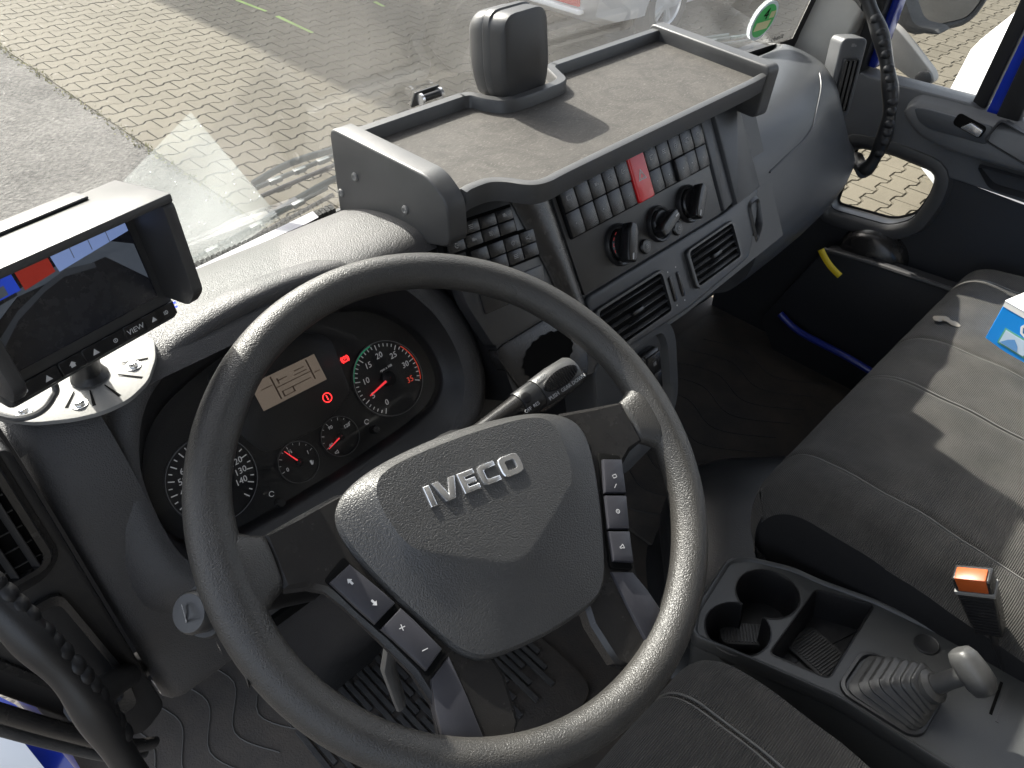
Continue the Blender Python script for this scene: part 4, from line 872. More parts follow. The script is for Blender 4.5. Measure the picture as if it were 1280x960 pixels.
for sgn in (-1, 1):
    def S(u, v, w=0): return WF(sgn*u, v, w)
    # grained root where the rim flows into the spoke
    rr_ = []
    for u, hv, hw, cv, wz in ((.224, .072, .006, -.004, 0), (.213, .056, .0125, -.003, 0), (.204, .041, .0140, -.002, 0), (.196, .032, .0135, -.001, -.0005), (.189, .0265, .0118, .0, -.0015), (.183, .0235, .0105, .0005, -.002), (.179, .0215, .0090, .001, -.002)):
        rr_.append([S(u, cv+hv*cos(t)*(abs(cos(t))**-.25 if abs(cos(t)) > .05 else 1), wz+hw*sin(t)*(abs(sin(t))**-.25 if abs(sin(t)) > .05 else 1)) for t in [2*pi*j/20 for j in range(20)]])
    mb = MB(); mb.add(*loft(rr_, True, True, True)); mb.build('spoke_root', 'wheel', whl, 80)
    # satin spoke: arm to the hub and leg down to the rim
    sp = [(.180, .0215), (.150, .028), (.115, .034), (.06, .02), (.06, -.06), (.050, -.12), (.045, -.150), (.050, -.186), (.062, -.196), (.100, -.181), (.113, -.168), (.108, -.145), (.113, -.118), (.128, -.082), (.143, -.050), (.152, -.034), (.164, -.026), (.180, -.0215)]
    n = len(sp); ins = []
    for i in range(n):
        a, b, c = V(sp[i-1]), V(sp[i]), V(sp[(i+1) % n]); t = (c-a).normalized(); nn = V((-t.y, t.x)); ins.append((b.x+nn.x*-.004*-1, b.y+nn.y*.004))
    def wz(u, v): return (.007 if u > .178 else .007-.007*min(1, (.178-u)/.026))-.004*max(0, min(1, (.15-u)/.06))
    top = [S(u, v, wz(u, v)) for u, v in ins]; mid = [S(u, v, wz(u, v)-.004) for u, v in sp]; low = [S(u*.985, v, -.020) for u, v in sp]
    mb = MB(); mb.add(*loft([low, mid, top], True, True, True)); mb.build('spoke', 'plastic_satin', whl, 32)
    # dark inlay: button strip along the outer edge of the leg
    ed = [(.149, -.029), (.136, -.058), (.119, -.092), (.106, -.121)]
    ins_ = [(.128, -.018+-.004), (.113, -.050), (.097, -.084), (.086, -.112)]
    stf = rpoly([(sgn*u, v) for u, v in [(.150, -.0265)]+ed[1:3]+[(.104, -.125), (.084, -.115)]+ins_[1:3][::-1]+[(.130, -.0155)]], .003)
    if sgn < 0: stf = stf[::-1]
    plate('button_frame', WF, stf[::-1] if sgn > 0 else stf, -.012, .0012, 'void', whl, .0006)
    def lerp2(a, b, t): return (a[0]+(b[0]-a[0])*t, a[1]+(b[1]-a[1])*t)
    def edge(c, t):
        t *= 3; i = min(int(t), 2); return lerp2(c[i], c[i+1], t-i)
    parts = ((.015, .475), (.525, .985)) if sgn < 0 else ((.02, .36), (.385, .66), (.685, .98))
    for pi2, (t0, t1) in enumerate(parts):
        pts = [edge(ed, t0+(t1-t0)*k/4) for k in range(5)]+[edge(ins_, t1-(t1-t0)*k/4) for k in range(5)]
        pts = [(sgn*(u-.0008 if i < 5 else u+.0012), v) for i, (u, v) in enumerate(pts)]
        if sgn < 0: pts = pts[::-1]
        b_ = plate('wheel_button', WF, pts[::-1], .0008, .0058, 'wbutton', whl, .0016, 2)
        def mark(t, kd, s_, rot=0):
            a, c = edge(ed, t), edge(ins_, t); m_ = lerp2(a, c, .5); icon(WF.at(sgn*m_[0], m_[1], .0061, rot), 0, 0, 0, kd, s_, 'white_print', b_)
        if sgn < 0:
            if pi2 == 0: mark(.12, 'arrow', .0075, radians(115)); mark(.37, 'arrow', .0075, radians(-65))
            else: mark(.62, 'plus', .0062, 0); mark(.87, 'minus', .0062, 0)
        else:
            if pi2 == 0: mark(.2, 'box', .005); mark(.3, 'minus', .006, .6)
            elif pi2 == 1: mark(.52, 'ring', .006)
            else: mark(.84, 'horn', .0055)
for sgn in (-1, 1):
    q = [(sgn*u, v) for u, v in ((.1035, -.127), (.109, -.147), (.112, -.167), (.098, -.180), (.084, -.186), (.083, -.150), (.0835, -.118))]
    plate('leg_trim', WF, q if sgn < 0 else q[::-1], -.012, .0005, 'wbutton', whl, .001)
# hub pad
hh = [(0, .051), (.055, .0475), (.092, .040), (.117, .027), (.1265, .008), (.121, -.022), (.104, -.065), (.084, -.105), (.070, -.125), (.05, -.135), (0, -.139)]
hub_o = cr(hh+[(-u, v) for u, v in hh[-2:0:-1]], 4, True)
def hscale(k, dv=0, m=.0): return [(u*k, (v+.03)*k-.03+dv) for u, v in hub_o]
sh = [(0, .040), (.05, .038), (.078, .033), (.089, .022), (.0905, .004), (.0865, -.018), (.078, -.034), (.055, -.05), (.030, -.064), (.012, -.0735), (0, -.076)]
shd = cr(sh+[(-u, v) for u, v in sh[-2:0:-1]], 4, True)
def mixp(a, b, t): return [(p[0]*(1-t)+q[0]*t, p[1]*(1-t)+q[1]*t) for p, q in zip(a, b)]
ctr = [(u*.5, v*.5-.008) for u, v in shd]; ct2 = [(u*.12, v*.12-.014) for u, v in shd]
mb = MB(); mb.add(*loft([[WF(*p, w) for p in r] for r, w in ((hscale(.985), -.022), (hscale(1.0), -.012), (hscale(1.0), -.004), (hscale(.992), .0), (hscale(.97), .0035), (mixp(hscale(.97), shd, .5), .0085), (mixp(hub_o, shd, .93), .0135), (shd, .0150), (mixp(shd, ctr, .10), .0152), (ctr, .0150), (ct2, .0150))], True, False, True)); mb.build('hub_pad', 'pad', whl, 22)
mb = MB(); mb.add(*lathe(WF.at(0, -.02, 0), [(.055, -.075), (.06, -.05), (.07, -.018), (.03, -.012)], 28)); mb.build('boss', 'plastic', whl, 50)
# lettering, each letter raised chrome
def letters():
    L = {'I': [[(0, 0), (.3, 0), (.3, 1), (0, 1)]],
         'V': [[(.28, 0), (.72, 0), (1.08, 1), (.76, 1), (.5, .3), (.3, 1), (-.04, 1)]],
         'E': [[(0, 0), (.8, 0), (.8, .26), (.3, .26), (.3, .38), (.74, .38), (.74, .62), (.3, .62), (.3, .74), (.8, .74), (.8, 1), (0, 1)]]}
    x = 0; out = []
    for ch in 'IVECO':
        if ch in L: out.append((ch, [[(x+a, b) for a, b in pl] for pl in L[ch]], None)); w = {'I': .3, 'V': 1.02, 'E': .8}[ch]
        elif ch == 'C':
            o_ = [(1, 0), (.24, 0), (.06, .08), (0, .26), (0, .74), (.06, .92), (.24, 1), (1, 1), (1, .74), (.42, .74), (.32, .68), (.32, .32), (.42, .26), (1, .26)]
            out.append((ch, [[(x+a*.9, b) for a, b in o_]], None)); w = .9
        else:
            o_ = [(.25, 0), (.85, 0), (1.04, .08), (1.1, .26), (1.1, .74), (1.04, .92), (.85, 1), (.25, 1), (.06, .92), (0, .74), (0, .26), (.06, .08)]
            i_ = [(.42, .27), (.68, .27), (.76, .30), (.78, .36), (.78, .64), (.76, .70), (.68, .73), (.42, .73), (.34, .70), (.32, .64), (.32, .36), (.34, .30)]
            out.append((ch, [[(x+a, b) for a, b in o_]], [(x+a, b) for a, b in i_])); w = 1.1
        x += w+.14
    return out, x-.14
ls, tw = letters(); a_ = WF.pix(540, 634, .018); b_ = WF.pix(658, 587, .018); LH = .0185; sc_ = (b_[0]-a_[0])/tw; bx_ = a_[0]; by_ = (a_[1]+b_[1])/2
badge = []
for ch, pls, hole in ls:
    for pl in pls:
        P = [(bx_+u*sc_, by_+v*LH) for u, v in pl]
        if hole:
            H = [(bx_+u*sc_, by_+v*LH) for u, v in hole]; n = len(P)
            cx_ = sum(p[0] for p in P)/n; cy_ = sum(p[1] for p in P)/n
            rg = [[WF(*p, .0145) for p in P], [WF(*p, .0164) for p in P], [WF(cx_+(p[0]-cx_)*.93, cy_+(p[1]-cy_)*.93, .0173) for p in P], [WF(cx_+(p[0]-cx_)*1.08, cy_+(p[1]-cy_)*1.08, .0173) for p in H], [WF(*p, .0165) for p in H], [WF(*p, .0145) for p in H]]
            mb = MB(); mb.add(*loft(rg)); mb.build('badge_letter', 'chrome', whl, 30)
        else: plate('badge_letter', WF, P, .0145, .0172, 'chrome', whl, .0008, 2)
# steering column with its two stalks
colm = thing('steering_column', WF0(0, 0, -.3), 'dark plastic steering column cover below the wheel', 'steering column')
CF = WF0
def colring(w, sx, sy, cy=0): return [CF(u, v, w) for u, v in rrect(0, cy, sx, sy, min(sx, sy)*.32, 5)]
mb = MB(); mb.add(*loft([colring(-.028, .10, .10), colring(-.05, .13, .12), colring(-.10, .15, .13, -.01), colring(-.18, .15, .13, -.015), colring(-.26, .13, .12, -.015)], True, True)); mb.build('shroud', 'plastic', colm, 50)
mb = MB(); mb.add(*loft([colring(-.25, .12, .12, -.01), colring(-.40, .10, .10, -.01), colring(-.62, .14, .14), colring(-.8, .2, .2)], True)); mb.build('lower_tube', 'plastic', colm, 50)
lev = [CF(-.085, -.04, -.10), CF(-.12, -.08, -.12), CF(-.125, -.115, -.14)]; obj('tilt_lever', *tube(lev, [.012, .013, .010], 10, squash=.5), 'tray_rim', colm)
# right stalk
h_ = -.062; s0 = CF.pix(590, 548, h_); s1 = CF.pix(716, 462, h_+.012); A, Bq = CF(*s0, h_), CF(*s1, h_+.012)
stalk = thing('gear_stalk', CF(.03, .02, h_), 'thick grey stalk right of the hub lettered for gear changes', 'stalk')
SK = Fr(A, (Bq-A), CF.z.cross(Bq-A)); SLn = (Bq-A).length
def srings(lst): return [[SK(t*SLn, ry*cos(2*pi*k/20), rz*sin(2*pi*k/20)) for k in range(20)] for t, ry, rz in lst]
mb = MB(); mb.add(*loft(srings([(-.8, .010, .010), (.1, .0105, .0105), (.38, .0128, .012), (.44, .0135, .0125)]), True, True)); mb.build('arm', 'plastic_satin', stalk, 50)
mb = MB(); mb.add(*loft(srings([(.44, .0150, .0138), (.45, .0154, .0142), (.61, .0162, .015), (.615, .0155, .0145)]), True, True, True)); mb.build('twist_ring', 'panel', stalk, 40)
mb = MB(); mb.add(*loft(srings([(.62, .0163, .015), (.63, .0168, .0155), (.80, .0180, .016), (.97, .0172, .015), (1.0, .0150, .013)]), True, True, True)); mb.build('grip', 'tray_rim', stalk, 40)
# the face of the grip that looks at the driver
fv = (CAM-SK(SLn*.8)).normalized(); yv = SK.x.cross(fv).normalized() * -1; GF = Fr(SK(SLn*.80, 0, 0), SK.x, fv.cross(SK.x)); 
obj('thumb_pad', *loft([[GF(.0235*k_*cos(2*pi*j/28), .0085*k_*sin(2*pi*j/28), w) for j in range(28)] for k_, w in ((1.06, .014), (1.0, .0178), (.9, .0184), (.05, .0186))], True, False, True), 'button', stalk, 40)
for k in range(-6, 7): obj('pad_rib', *box(GF, (.0033*k-.0004, .0033*k+.0004), (-.0078*sqrt(max(0, 1-(k/7)**2)), .0078*sqrt(max(0, 1-(k/7)**2))), (.0184, .0190)), 'plastic_satin', stalk)
text('lettering', 'PUSH  GEAR DOWN', GF.at(.002, -.0118, .0142), .0058, 'white_print', stalk, ext=.0004)
text('lettering', 'AUTO', GF.at(-.018, .0112, .0138), .0048, 'white_print', stalk, ext=.0004)
text('lettering', 'OFF  RES', GF.at(-.046, -.0085, .0135), .0052, 'white_print', stalk, ext=.0004)
obj('selector', *lathe(GF.at(-.046, .003, .0125), [(.006, 0), (.006, .002), (.004, .003), (.0001, .003)], 16), 'black', stalk, 35)
# left stalk with horn button
h_ = -.075; s0 = CF.pix(315, 752, -.10); s1 = CF.pix(238, 766, -.045); A, Bq = CF(*s0, -.10), CF(*s1, -.045)
lst = thing('horn_stalk', CF(-.06, -.02, h_), 'dark stalk left of the wheel with horn symbol on its end button', 'stalk')
LK = Fr(A, (Bq-A), CF.z.cross(Bq-A)); LL = (Bq-A).length
def lr(l): return [[LK(t*LL, r*cos(2*pi*k/20), r*sin(2*pi*k/20)) for k in range(20)] for t, r in l]
mb = MB(); mb.add(*loft(lr([(-1.2, .010), (.3, .0105), (.45, .0170), (.52, .0205), (.72, .0220), (.80, .0205)]), True, True, True)); mb.build('arm', 'plastic', lst, 50)
mb = MB(); mb.add(*loft(lr([(.80, .0165), (.99, .0165), (1.03, .0145), (1.035, .002)]), True, True, True)); hb = mb.build('horn_button', 'panel', lst, 40)
fe_ = Fr(LK(1.045*LL), WF0.y*-1, WF0.z) if False else Fr(LK(1.09*LL), LK.x.cross(WF0.z)*-1, WF0.z); 
if fe_.z.dot(LK.x) < 0: fe_ = Fr(LK(1.09*LL), -fe_.x, WF0.z)
icon(fe_, 0, 0, 0, 'horn', .016, 'white_print', hb)
# ================================================================== CENTRE CONSOLE, GEAR LEVER
CO = Fr((.41, -.116, .315), (1, 0, 0), (0, 1, -.14))
def cq(pts, w=0): return [CO.pix(*p, w) for p in pts]
cout = cq([(867, 794), (872, 763), (911, 702), (935, 699), (990, 712), (1025, 728), (1092, 752), (1206, 806), (1280, 849), (1400, 925), (1420, 1080), (1186, 959), (1051, 873), (927, 819)])
cout = rpoly(cout, .012, 4)
def circ(px, py, r): u, v = CO.pix(px, py); return u, v, r
ca, cb_ = circ(959, 742, .0455), circ(922, 786, .0455)
def fig8(k=1., n=24):
    d = V((cb_[0]-ca[0], cb_[1]-ca[1])); L_ = d.length; a0 = atan2(d.y, d.x); half = math.acos(min(1, (L_/2)/(ca[2]*k)))*.92; out = []
    for c, base in ((ca, a0), (cb_, a0+pi)):
        for i in range(n+1): t = base+half+(2*pi-2*half)*i/n; out.append((c[0]+c[2]*k*cos(t), c[1]+c[2]*k*sin(t)))
    return out
h8 = fig8(); hb4 = rpoly(cq([(1020, 737), (1092, 757), (1036, 848), (962, 817)]), .008, 4)
con = thing('centre_console', CO(.05, -.2, -.3), 'dark plastic console between the seats with cup holders and a tray', 'console')
from mathutils.geometry import tessellate_polygon
loops = [cout, h8, hb4]; flat = [p for l in loops for p in l]
tris = tessellate_polygon([[V((u, v, 0)) for u, v in l] for l in loops])
obj('top_plate', [CO(u, v, 0) for u, v in flat], [tuple(t) for t in tris], 'console', con)
def offs(pts, d):
    n = len(pts); out = []; ar = sum(pts[i-1][0]*pts[i][1]-pts[i][0]*pts[i-1][1] for i in range(n)); s_ = 1 if ar > 0 else -1
    for i in range(n):
        a, b, c = V(pts[i-1]), V(pts[i]), V(pts[(i+1) % n]); t = (c-a); t = t.normalized() if t.length > 1e-9 else V((1, 0)); out.append((b.x+s_*d*t.y, b.y-s_*d*t.x))
    return out
mb = MB(); mb.add(*loft([[CO(*p, w) for p in offs(cout, d)] for d, w in ((-.004, .0005), (-.001, .004), (.002, .0045), (.004, .002), (.004, -.02), (.0, -.022), (.003, -.028), (.003, -.30))], True)); mb.build('side_wall', 'console', con, 40)
mb = MB(); mb.add(*loft([[CO(*p, w) for p in offs(h8, d)] for d, w in ((.002, .0005), (.0, .0012), (-.002, -.003), (-.004, -.075))], True, False, True)); cup = mb.build('cup_holder', 'plastic', con, 50)
mb = MB(); mb.add(*loft([[CO(*p, w) for p in offs(hb4, d)] for d, w in ((.002, .0005), (.0, .0012), (-.002, -.003), (-.006, -.055))], True, False, True)); mb.build('storage_well', 'plastic', con, 50)
uc = sum(p[0] for p in hb4)/len(hb4); vc = sum(p[1] for p in hb4)/len(hb4)
rf = CO.at(uc, vc, -.054, radians(-14)); rm = bevobj('rubber_insert', *prism(rf, rrect(0, 0, .058, .072, .01), 0, .005), 'rubber', con, .002)
for k in range(15): obj('rib', *box(rf, (-.024, .024), (-.031+.0043*k, -.0292+.0043*k), (.005, .0068)), 'boot', rm)
u8, v8 = (ca[0]+cb_[0])/2, (ca[1]+cb_[1])/2; rf = CO.at(u8, v8, -.074, radians(-52)); rm = bevobj('rubber_insert', *prism(rf, rrect(0, 0, .085, .04, .012), 0, .02), 'rubber', con, .004)
for k in range(16): obj('rib', *box(rf, (-.036+.0048*k, -.0342+.0048*k), (-.016, .016), (.02, .0216)), 'boot', rm)
u, v = CO.pix(1158, 806); obj('round_cap', *lathe(CO.at(u, v, 0), [(.0165, 0), (.0165, .002), (.0155, .003), (.014, .0022), (.0001, .0022)], 28), 'panel', con, 35)
for a, b in (((1252, 853), (1238, 893)), ((1262, 862), (1246, 903))):
    p, q = V(CO.pix(*a)), V(CO.pix(*b)); t = (q-p); f = CO.at(p.x, p.y, .0003, atan2(t.y, t.x)); obj('slot', *box(f, (0, t.length), (-.0018, .0018), (0, .0006)), 'void' if a[0] < 1260 else 'tray_rim', con)
# gear lever
gb = CO.pix(1112, 866); base = CO(*gb, 0); tip = onz(1164, 858, .398)
gear = thing('gear_lever', base, 'grey gear lever with ribbed rubber boot on the console', 'gear lever')
GFb = CO.at(gb[0], gb[1], 0)
obj('base_frame', *loft([[GFb(*p, w) for p in rrect(0, 0, .078*k, .098*k, .02, 5)] for k, w in ((1.12, 0), (1.1, .004), (1.02, .005), (.98, .001))], True), 'panel', gear, 35)
ax = (tip-base); gl_ = ax.length; rings = []; n = 7
for k in range(n):
    t = k/n; s = 1-.52*t
    for dt, ds in ((0, .86), (.25, .98), (.5, 1.03), (.72, .98), (.9, .86)):
        tt = (k+dt)/n; c = base+ax*tt; zz = CO.z.lerp(ax.normalized(), min(1, tt*1.1)).normalized(); f = Fr(c, CO.x, zz.cross(CO.x)); rings.append([f(*p) for p in rrect(0, 0, .078*(1-.50*tt)*ds, .094*(1-.52*tt)*ds, .016*(1-.4*tt), 4)])
obj('boot', *loft(rings, True, False, True), 'boot', gear, 60)
kt = onz(1214, 840, .452); d_ = (kt-tip).normalized()
obj('collar', *tube([tip-d_*.004, tip+d_*.004, tip+d_*.009], [.021, .021, .015], 20), 'boot', gear)
obj('shaft', *tube([tip, tip+(kt-tip)*.5, kt], [.0125, .0115, .0125], 18), 'gear_knob', gear)
kf = Fr(kt, CO.x, d_.cross(CO.x)); kf = Fr(kt+d_*.004, ray(1205, 838).cross(d_), d_.cross(ray(1205, 838).cross(d_)))
# knob: T-shaped grip, crosswise to the shaft
KX = Fr(kt, BR*.42-BU*.85-BF*.2, d_)
kn = []
for t, ry, rz, off in ((-.029, .006, .008, .000), (-.0275, .0105, .012, 0), (-.019, .0135, .0155, .001), (0, .0145, .017, .003), (.016, .014, .017, .004), (.0265, .0105, .013, .004), (.029, .006, .008, .003)):
    kn.append([KX(t, off+ry*math.copysign(abs(cos(2*pi*k/20))**.7, cos(2*pi*k/20))*1.15, rz*math.copysign(abs(sin(2*pi*k/20))**.7, sin(2*pi*k/20))) for k in range(20)])
obj('knob', *loft(kn, True, True, True), 'gear_knob', gear, 80)
# ================================================================== SEATS
def seat(name, x0, x1, yf, zt, seams, label, ylen=.62, front=.20, bolster=.0):
    root = thing(name, ((x0+x1)/2, yf-.3, .05), label, 'seat')
    xsn = sorted(set([round(x0+(x1-x0)*k/44, 4) for k in range(45)]+[round(s+d, 4) for s in seams for d in (-.012, -.006, -.003, 0, .003, .006, .012)]))
    prof = cr([(yf-.045, zt-front), (yf-.012, zt-front+.03), (yf+.004, zt-.10), (yf-.002, zt-.05), (yf-.025, zt-.015), (yf-.07, zt), (yf-.18, zt+.004), (yf-.35, zt-.006), (yf-ylen, zt-.01)], 7)
    rings = []
    for x in xsn:
        e = min(x-x0, x1-x); k = max(0, 1-e/.05); rnd = 1-sqrt(max(0, 1-k*k)); g = sum(math.exp(-((x-s)/.0045)**2) for s in seams); dome = .006*sin(pi*(x-x0)/(x1-x0)); wr = .0015*sin(x*53)+.001*sin(x*91)
        rings.append([V((x, y-rnd*.03*(1 if y > yf-.2 else .3)-g*.003*(1 if y > yf-.05 else 0), z-rnd*.045*(1 if z > zt-.06 else .5)-g*.0045*(1 if z > zt-.08 else .6)+dome+wr*sin(y*31+x*17)+.0012*sin(y*63+x*40))) for y, z in prof])
    mb = MB(); mb.add(*loft(rings, False)); nn = len(prof)
    cu = mb.build('cushion', 'fabric', root, 80)
    for xx, r in ((x0, rings[0]), (x1, rings[-1])):
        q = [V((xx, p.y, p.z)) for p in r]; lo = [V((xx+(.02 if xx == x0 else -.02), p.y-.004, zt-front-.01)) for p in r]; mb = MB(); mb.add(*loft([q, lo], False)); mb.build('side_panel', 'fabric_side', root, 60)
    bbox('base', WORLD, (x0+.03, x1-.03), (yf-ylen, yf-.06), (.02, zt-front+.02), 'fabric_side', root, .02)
    for s in seams:
        for off in ((-.004, .004) if s in seams[1::2] else (0,)):
            r = min(rings, key=lambda q: abs(q[0].x-(s+off))); pth = [p+V((s+off-r[0].x, .0, .0012)) for p in r if p.z > zt-.13]
            obj('seam', *tube(pth, .0016, 5), 'thread', root)
    # backrest
    bk = cr([(0, zt-.05), (.0, zt+.1), (-.05, zt+.35), (-.12, zt+.62)], 4); y_ = yf-ylen
    mb = MB(); mb.add(*loft([[V((x, y_+a-.0, b)) for a, b in bk]+[V((x, y_+a-.12, b)) for a, b in bk[::-1]] for x in (x0, x0+.02, x1-.02, x1)], True, True, True)); mb.build('backrest', 'fabric', root, 50)
    return root, rings
sz = .458
sx = [onz(*p, sz).x for p in ((1030, 574), (1125, 478), (1180, 432), (1232, 352))]
bench, _ = seat('passenger_bench', .535, 1.44, -.062, sz, sx, 'charcoal fabric passenger bench seat with stitched seams', .64, .19)
dsx = [onz(x, y, .435).x for x, y in ((848, 880), (905, 905))]
drv, _ = seat('driver_bench', -.24, .268, -.150, .435, [-.14, .17], 'charcoal fabric driver seat below the steering wheel', .6, .17)
# dried smear of mud on the cushion
sm = [onz(x, y, sz+.0075) for x, y in ((1168, 400), (1178, 397), (1188, 402), (1200, 408))]
obj('mud_smear', *tube(cr([tuple(p) for p in sm], 4), [.002]+[.0075+.002*sin(k*1.7) for k in range(11)]+[.004], 6, squash=.18, up=V((1, 0, 0))), 'mud', bench)
# blue carton on the bench
bx0 = V((1.112, -.186, sz+.004)); BX = Fr(bx0, (.075, -.24, 0), (0, 0, 1))
ctn = thing('carton_box', bx0, 'small blue carton with white lid and a printed picture, on the bench', 'box')
BXf = Fr(bx0, (-.07, -.24, 0), (0, 0, 1))
if BXf.z.dot(CAM-bx0) < 0: BXf = Fr(bx0, (.07, .24, 0), (0, 0, 1))
s_ = 1 if BXf.x.y < 0 else -1
bevobj('carton', *box(BXf, sorted((0, s_*.22)), (0, .088), (-.13, 0)), 'carton', ctn, .001, 1)
bevobj('lid', *box(BXf, sorted((-s_*.001, s_*.221)), (.0885, .0905), (-.131, .001)), 'carton_white', ctn, .0006, 1)
obj('lid_edge', *box(BXf, sorted((0, s_*.22)), (.078, .088), (.0002, .0006)), 'carton_white', ctn, smooth=False)
def crd(a, b, c, d, w): return box(BXf, sorted((s_*a, s_*b)), (c, d), (w, w+.0004))
for nm, r, m_, w in (('picture_frame', (.022, .075, .012, .045), 'pic_green', .0003), ('picture', (.025, .072, .015, .042), 'pic_sky', .0008)): obj(nm, *crd(*r, w), m_, ctn, smooth=False)
obj('picture_hill', [BXf(s_*u, v, .0015) for u, v in ((.026, .016), (.06, .016), (.056, .026), (.046, .035), (.036, .028))], [(0, 1, 2, 3, 4)], 'pic_blue', ctn, smooth=False)
text('lettering', 'Glo', BXf.at(s_*.075, .06, .0006), .045, 'carton_white', ctn)
# seat-belt buckle
bt = onz(1215, 716, .512); bl = onz(1238, 786, .425); BK = Fr(bl, ray(1225, 750).cross(bt-bl), bt-bl)
if BK.z.dot(CAM-bl) < 0: BK = Fr(bl, -BK.x, bt-bl)
BK = BK.at(0, 0, 0); bh = (bt-bl).length
BK = Fr(bl, BK.x*.93+BK.z*.36, bt-bl)
buc = thing('belt_buckle', V((bl.x, bl.y, .35)), 'seat belt buckle with orange release button, standing beside the console', 'buckle')
hw = .021
bevobj('housing', *prism(BK, [(-hw*.78, 0), (hw*.78, 0), (hw, bh*.55), (hw*1.04, bh), (-hw*1.04, bh), (-hw, bh*.55)], -.013, .013), 'plastic_satin', buc, .003, 3)
bevobj('release_button', *prism(BK, [(-hw*.8, bh*.80), (hw*.8, bh*.80), (hw*.84, bh*1.03), (-hw*.84, bh*1.03)], -.006, .0145), 'orange', buc, .002, 2)
bevobj('top_frame', *prism(BK, [(-hw*1.08, bh*.73), (hw*1.08, bh*.73), (hw*1.08, bh*.79), (-hw*1.08, bh*.79)], -.0135, .0145), 'steel', buc, .001, 2)
for k in range(12): yy = bh*(.05+.055*k); obj('grip_rib', *box(BK, (-hw*(.66+.02*k), hw*(.66+.02*k)), (yy, yy+bh*.028), (.012, .0142)), 'button', buc)
obj('strap', *tube([BK(0, .004, 0), BK(.002, -.05, .002), BK(.004, -.13, .004)], [.006, .005, .006], 10), 'black', buc)
# ================================================================== FLOOR
hump = [(.13, 0), (.2, .05), (.225, .11), (.21, .165), (.15, .2), (.06, .214), (.001, .216)]
hc = V((.70, -.10, 0)); mb = MB()
mb.add(*loft([[hc+V((r*1.15*cos(t)*(1+.08*cos(4*t)), r*1.0*sin(t)*(1+.06*cos(4*t)), z)) for t in [2*pi*k/40 for k in range(40)]] for r, z in [(.235, 0)]+cr(hump[1:], 4)]))
setp(mb.build('engine_cover', 'vinyl', None, 80), 'black vinyl-covered engine hump in front of the passenger bench', 'cover')
def floor_mat(name, pts, z, label, waves):
    P = [(p.x, p.y) for p in pts]; root = thing(name, V((sum(p[0] for p in P)/len(P), sum(p[1] for p in P)/len(P), z)), label, 'floor mat')
    plate('mat', WORLD, rpoly(P, .05, 5), z, z+.008, 'floor_mat', root, .003)
    mb = MB()
    for wv in waves: mb.add(*tube([V((x, y, z+.0085)) for x, y in wv], .0015, 5))
    g = mb.build('relief_lines', 'mat_line' if 'driver' in label else 'rubber', root); return root
floor_mat('passenger_mat', [V(p) for p in ((.62, .5, 0), (1.42, .5, 0), (1.42, -.02, 0), (.62, .02, 0))], .004, 'muddy patterned rubber mat in the passenger footwell',
    [cr([(.66+.07*k, .44), (.70+.07*k, .33), (.66+.07*k, .22), (.74+.07*k, .1)], 6) for k in range(10)])
floor_mat('driver_mat', [V(p) for p in ((-.36, .60, 0), (.30, .60, 0), (.30, .0, 0), (-.36, .0, 0))], .004, 'rubber mat with curved relief lines in the driver footwell',
    [cr([(-.33+.05*k, .55), (-.30+.05*k, .46), (-.33+.045*k, .38), (-.31+.05*k, .30)], 6) for k in range(7)])
# ribbed patch of that mat
mb = MB()
for k in range(30):
    x = -.12+.0135*k
    for j in range(3):
        y0 = .06+.13*j+.03*(k % 3); mb.add(*box(WORLD, (x-.0042, x+.0042), (y0, y0+.118), (.012, .0185)))
setp(mb.build('ribbed_mat', 'rubber', None), 'ribbed black rubber patch on the driver footwell floor', 'mat')
# pedal
ped = thing('pedal', (.16, .36, .1), 'dark pedal with rubber pad above the driver floor', 'pedal')
bevobj('pad', *prism(Fr((.10, .34, .13), (1, 0, 0), (0, .5, .8)), rrect(0, 0, .07, .09, .012), 0, .012), 'rubber', ped, .004)
obj('arm', *tube([(.10, .35, .13), (.10, .44, .22), (.10, .5, .4)], .012, 8), 'plastic', ped)
for k in range(5): obj('pad_rib', *box(Fr((.10, .34, .13), (1, 0, 0), (0, .5, .8)), (-.028, .028), (-.034+.016*k, -.028+.016*k), (.012, .015)), 'black', ped)
# ================================================================== PASSENGER DOOR
DX = 1.452
DR = Fr((DX, .1, .6), (0, -1, 0), (0, 0, 1))          # normal looks into the cab (-X)
door = thing('passenger_door', (DX+.03, .1, 0), 'grey passenger door with armrest, low kerb window and blue frame', 'door')
def dq(pts, w=0): return [DR.pix(*p, w) for p in pts]
belt = dq([(1058, 78), (1078, 92), (1092, 98), (1150, 113), (1212, 129), (1224, 140), (1262, 152), (1340, 172), (1360, 290), (1280, 254), (1170, 217), (1112, 193), (1088, 186), (1040, 190)])
plate('upper_panel', DR, rpoly(belt, .012), -.06, 0, 'door', door, .004, 3)
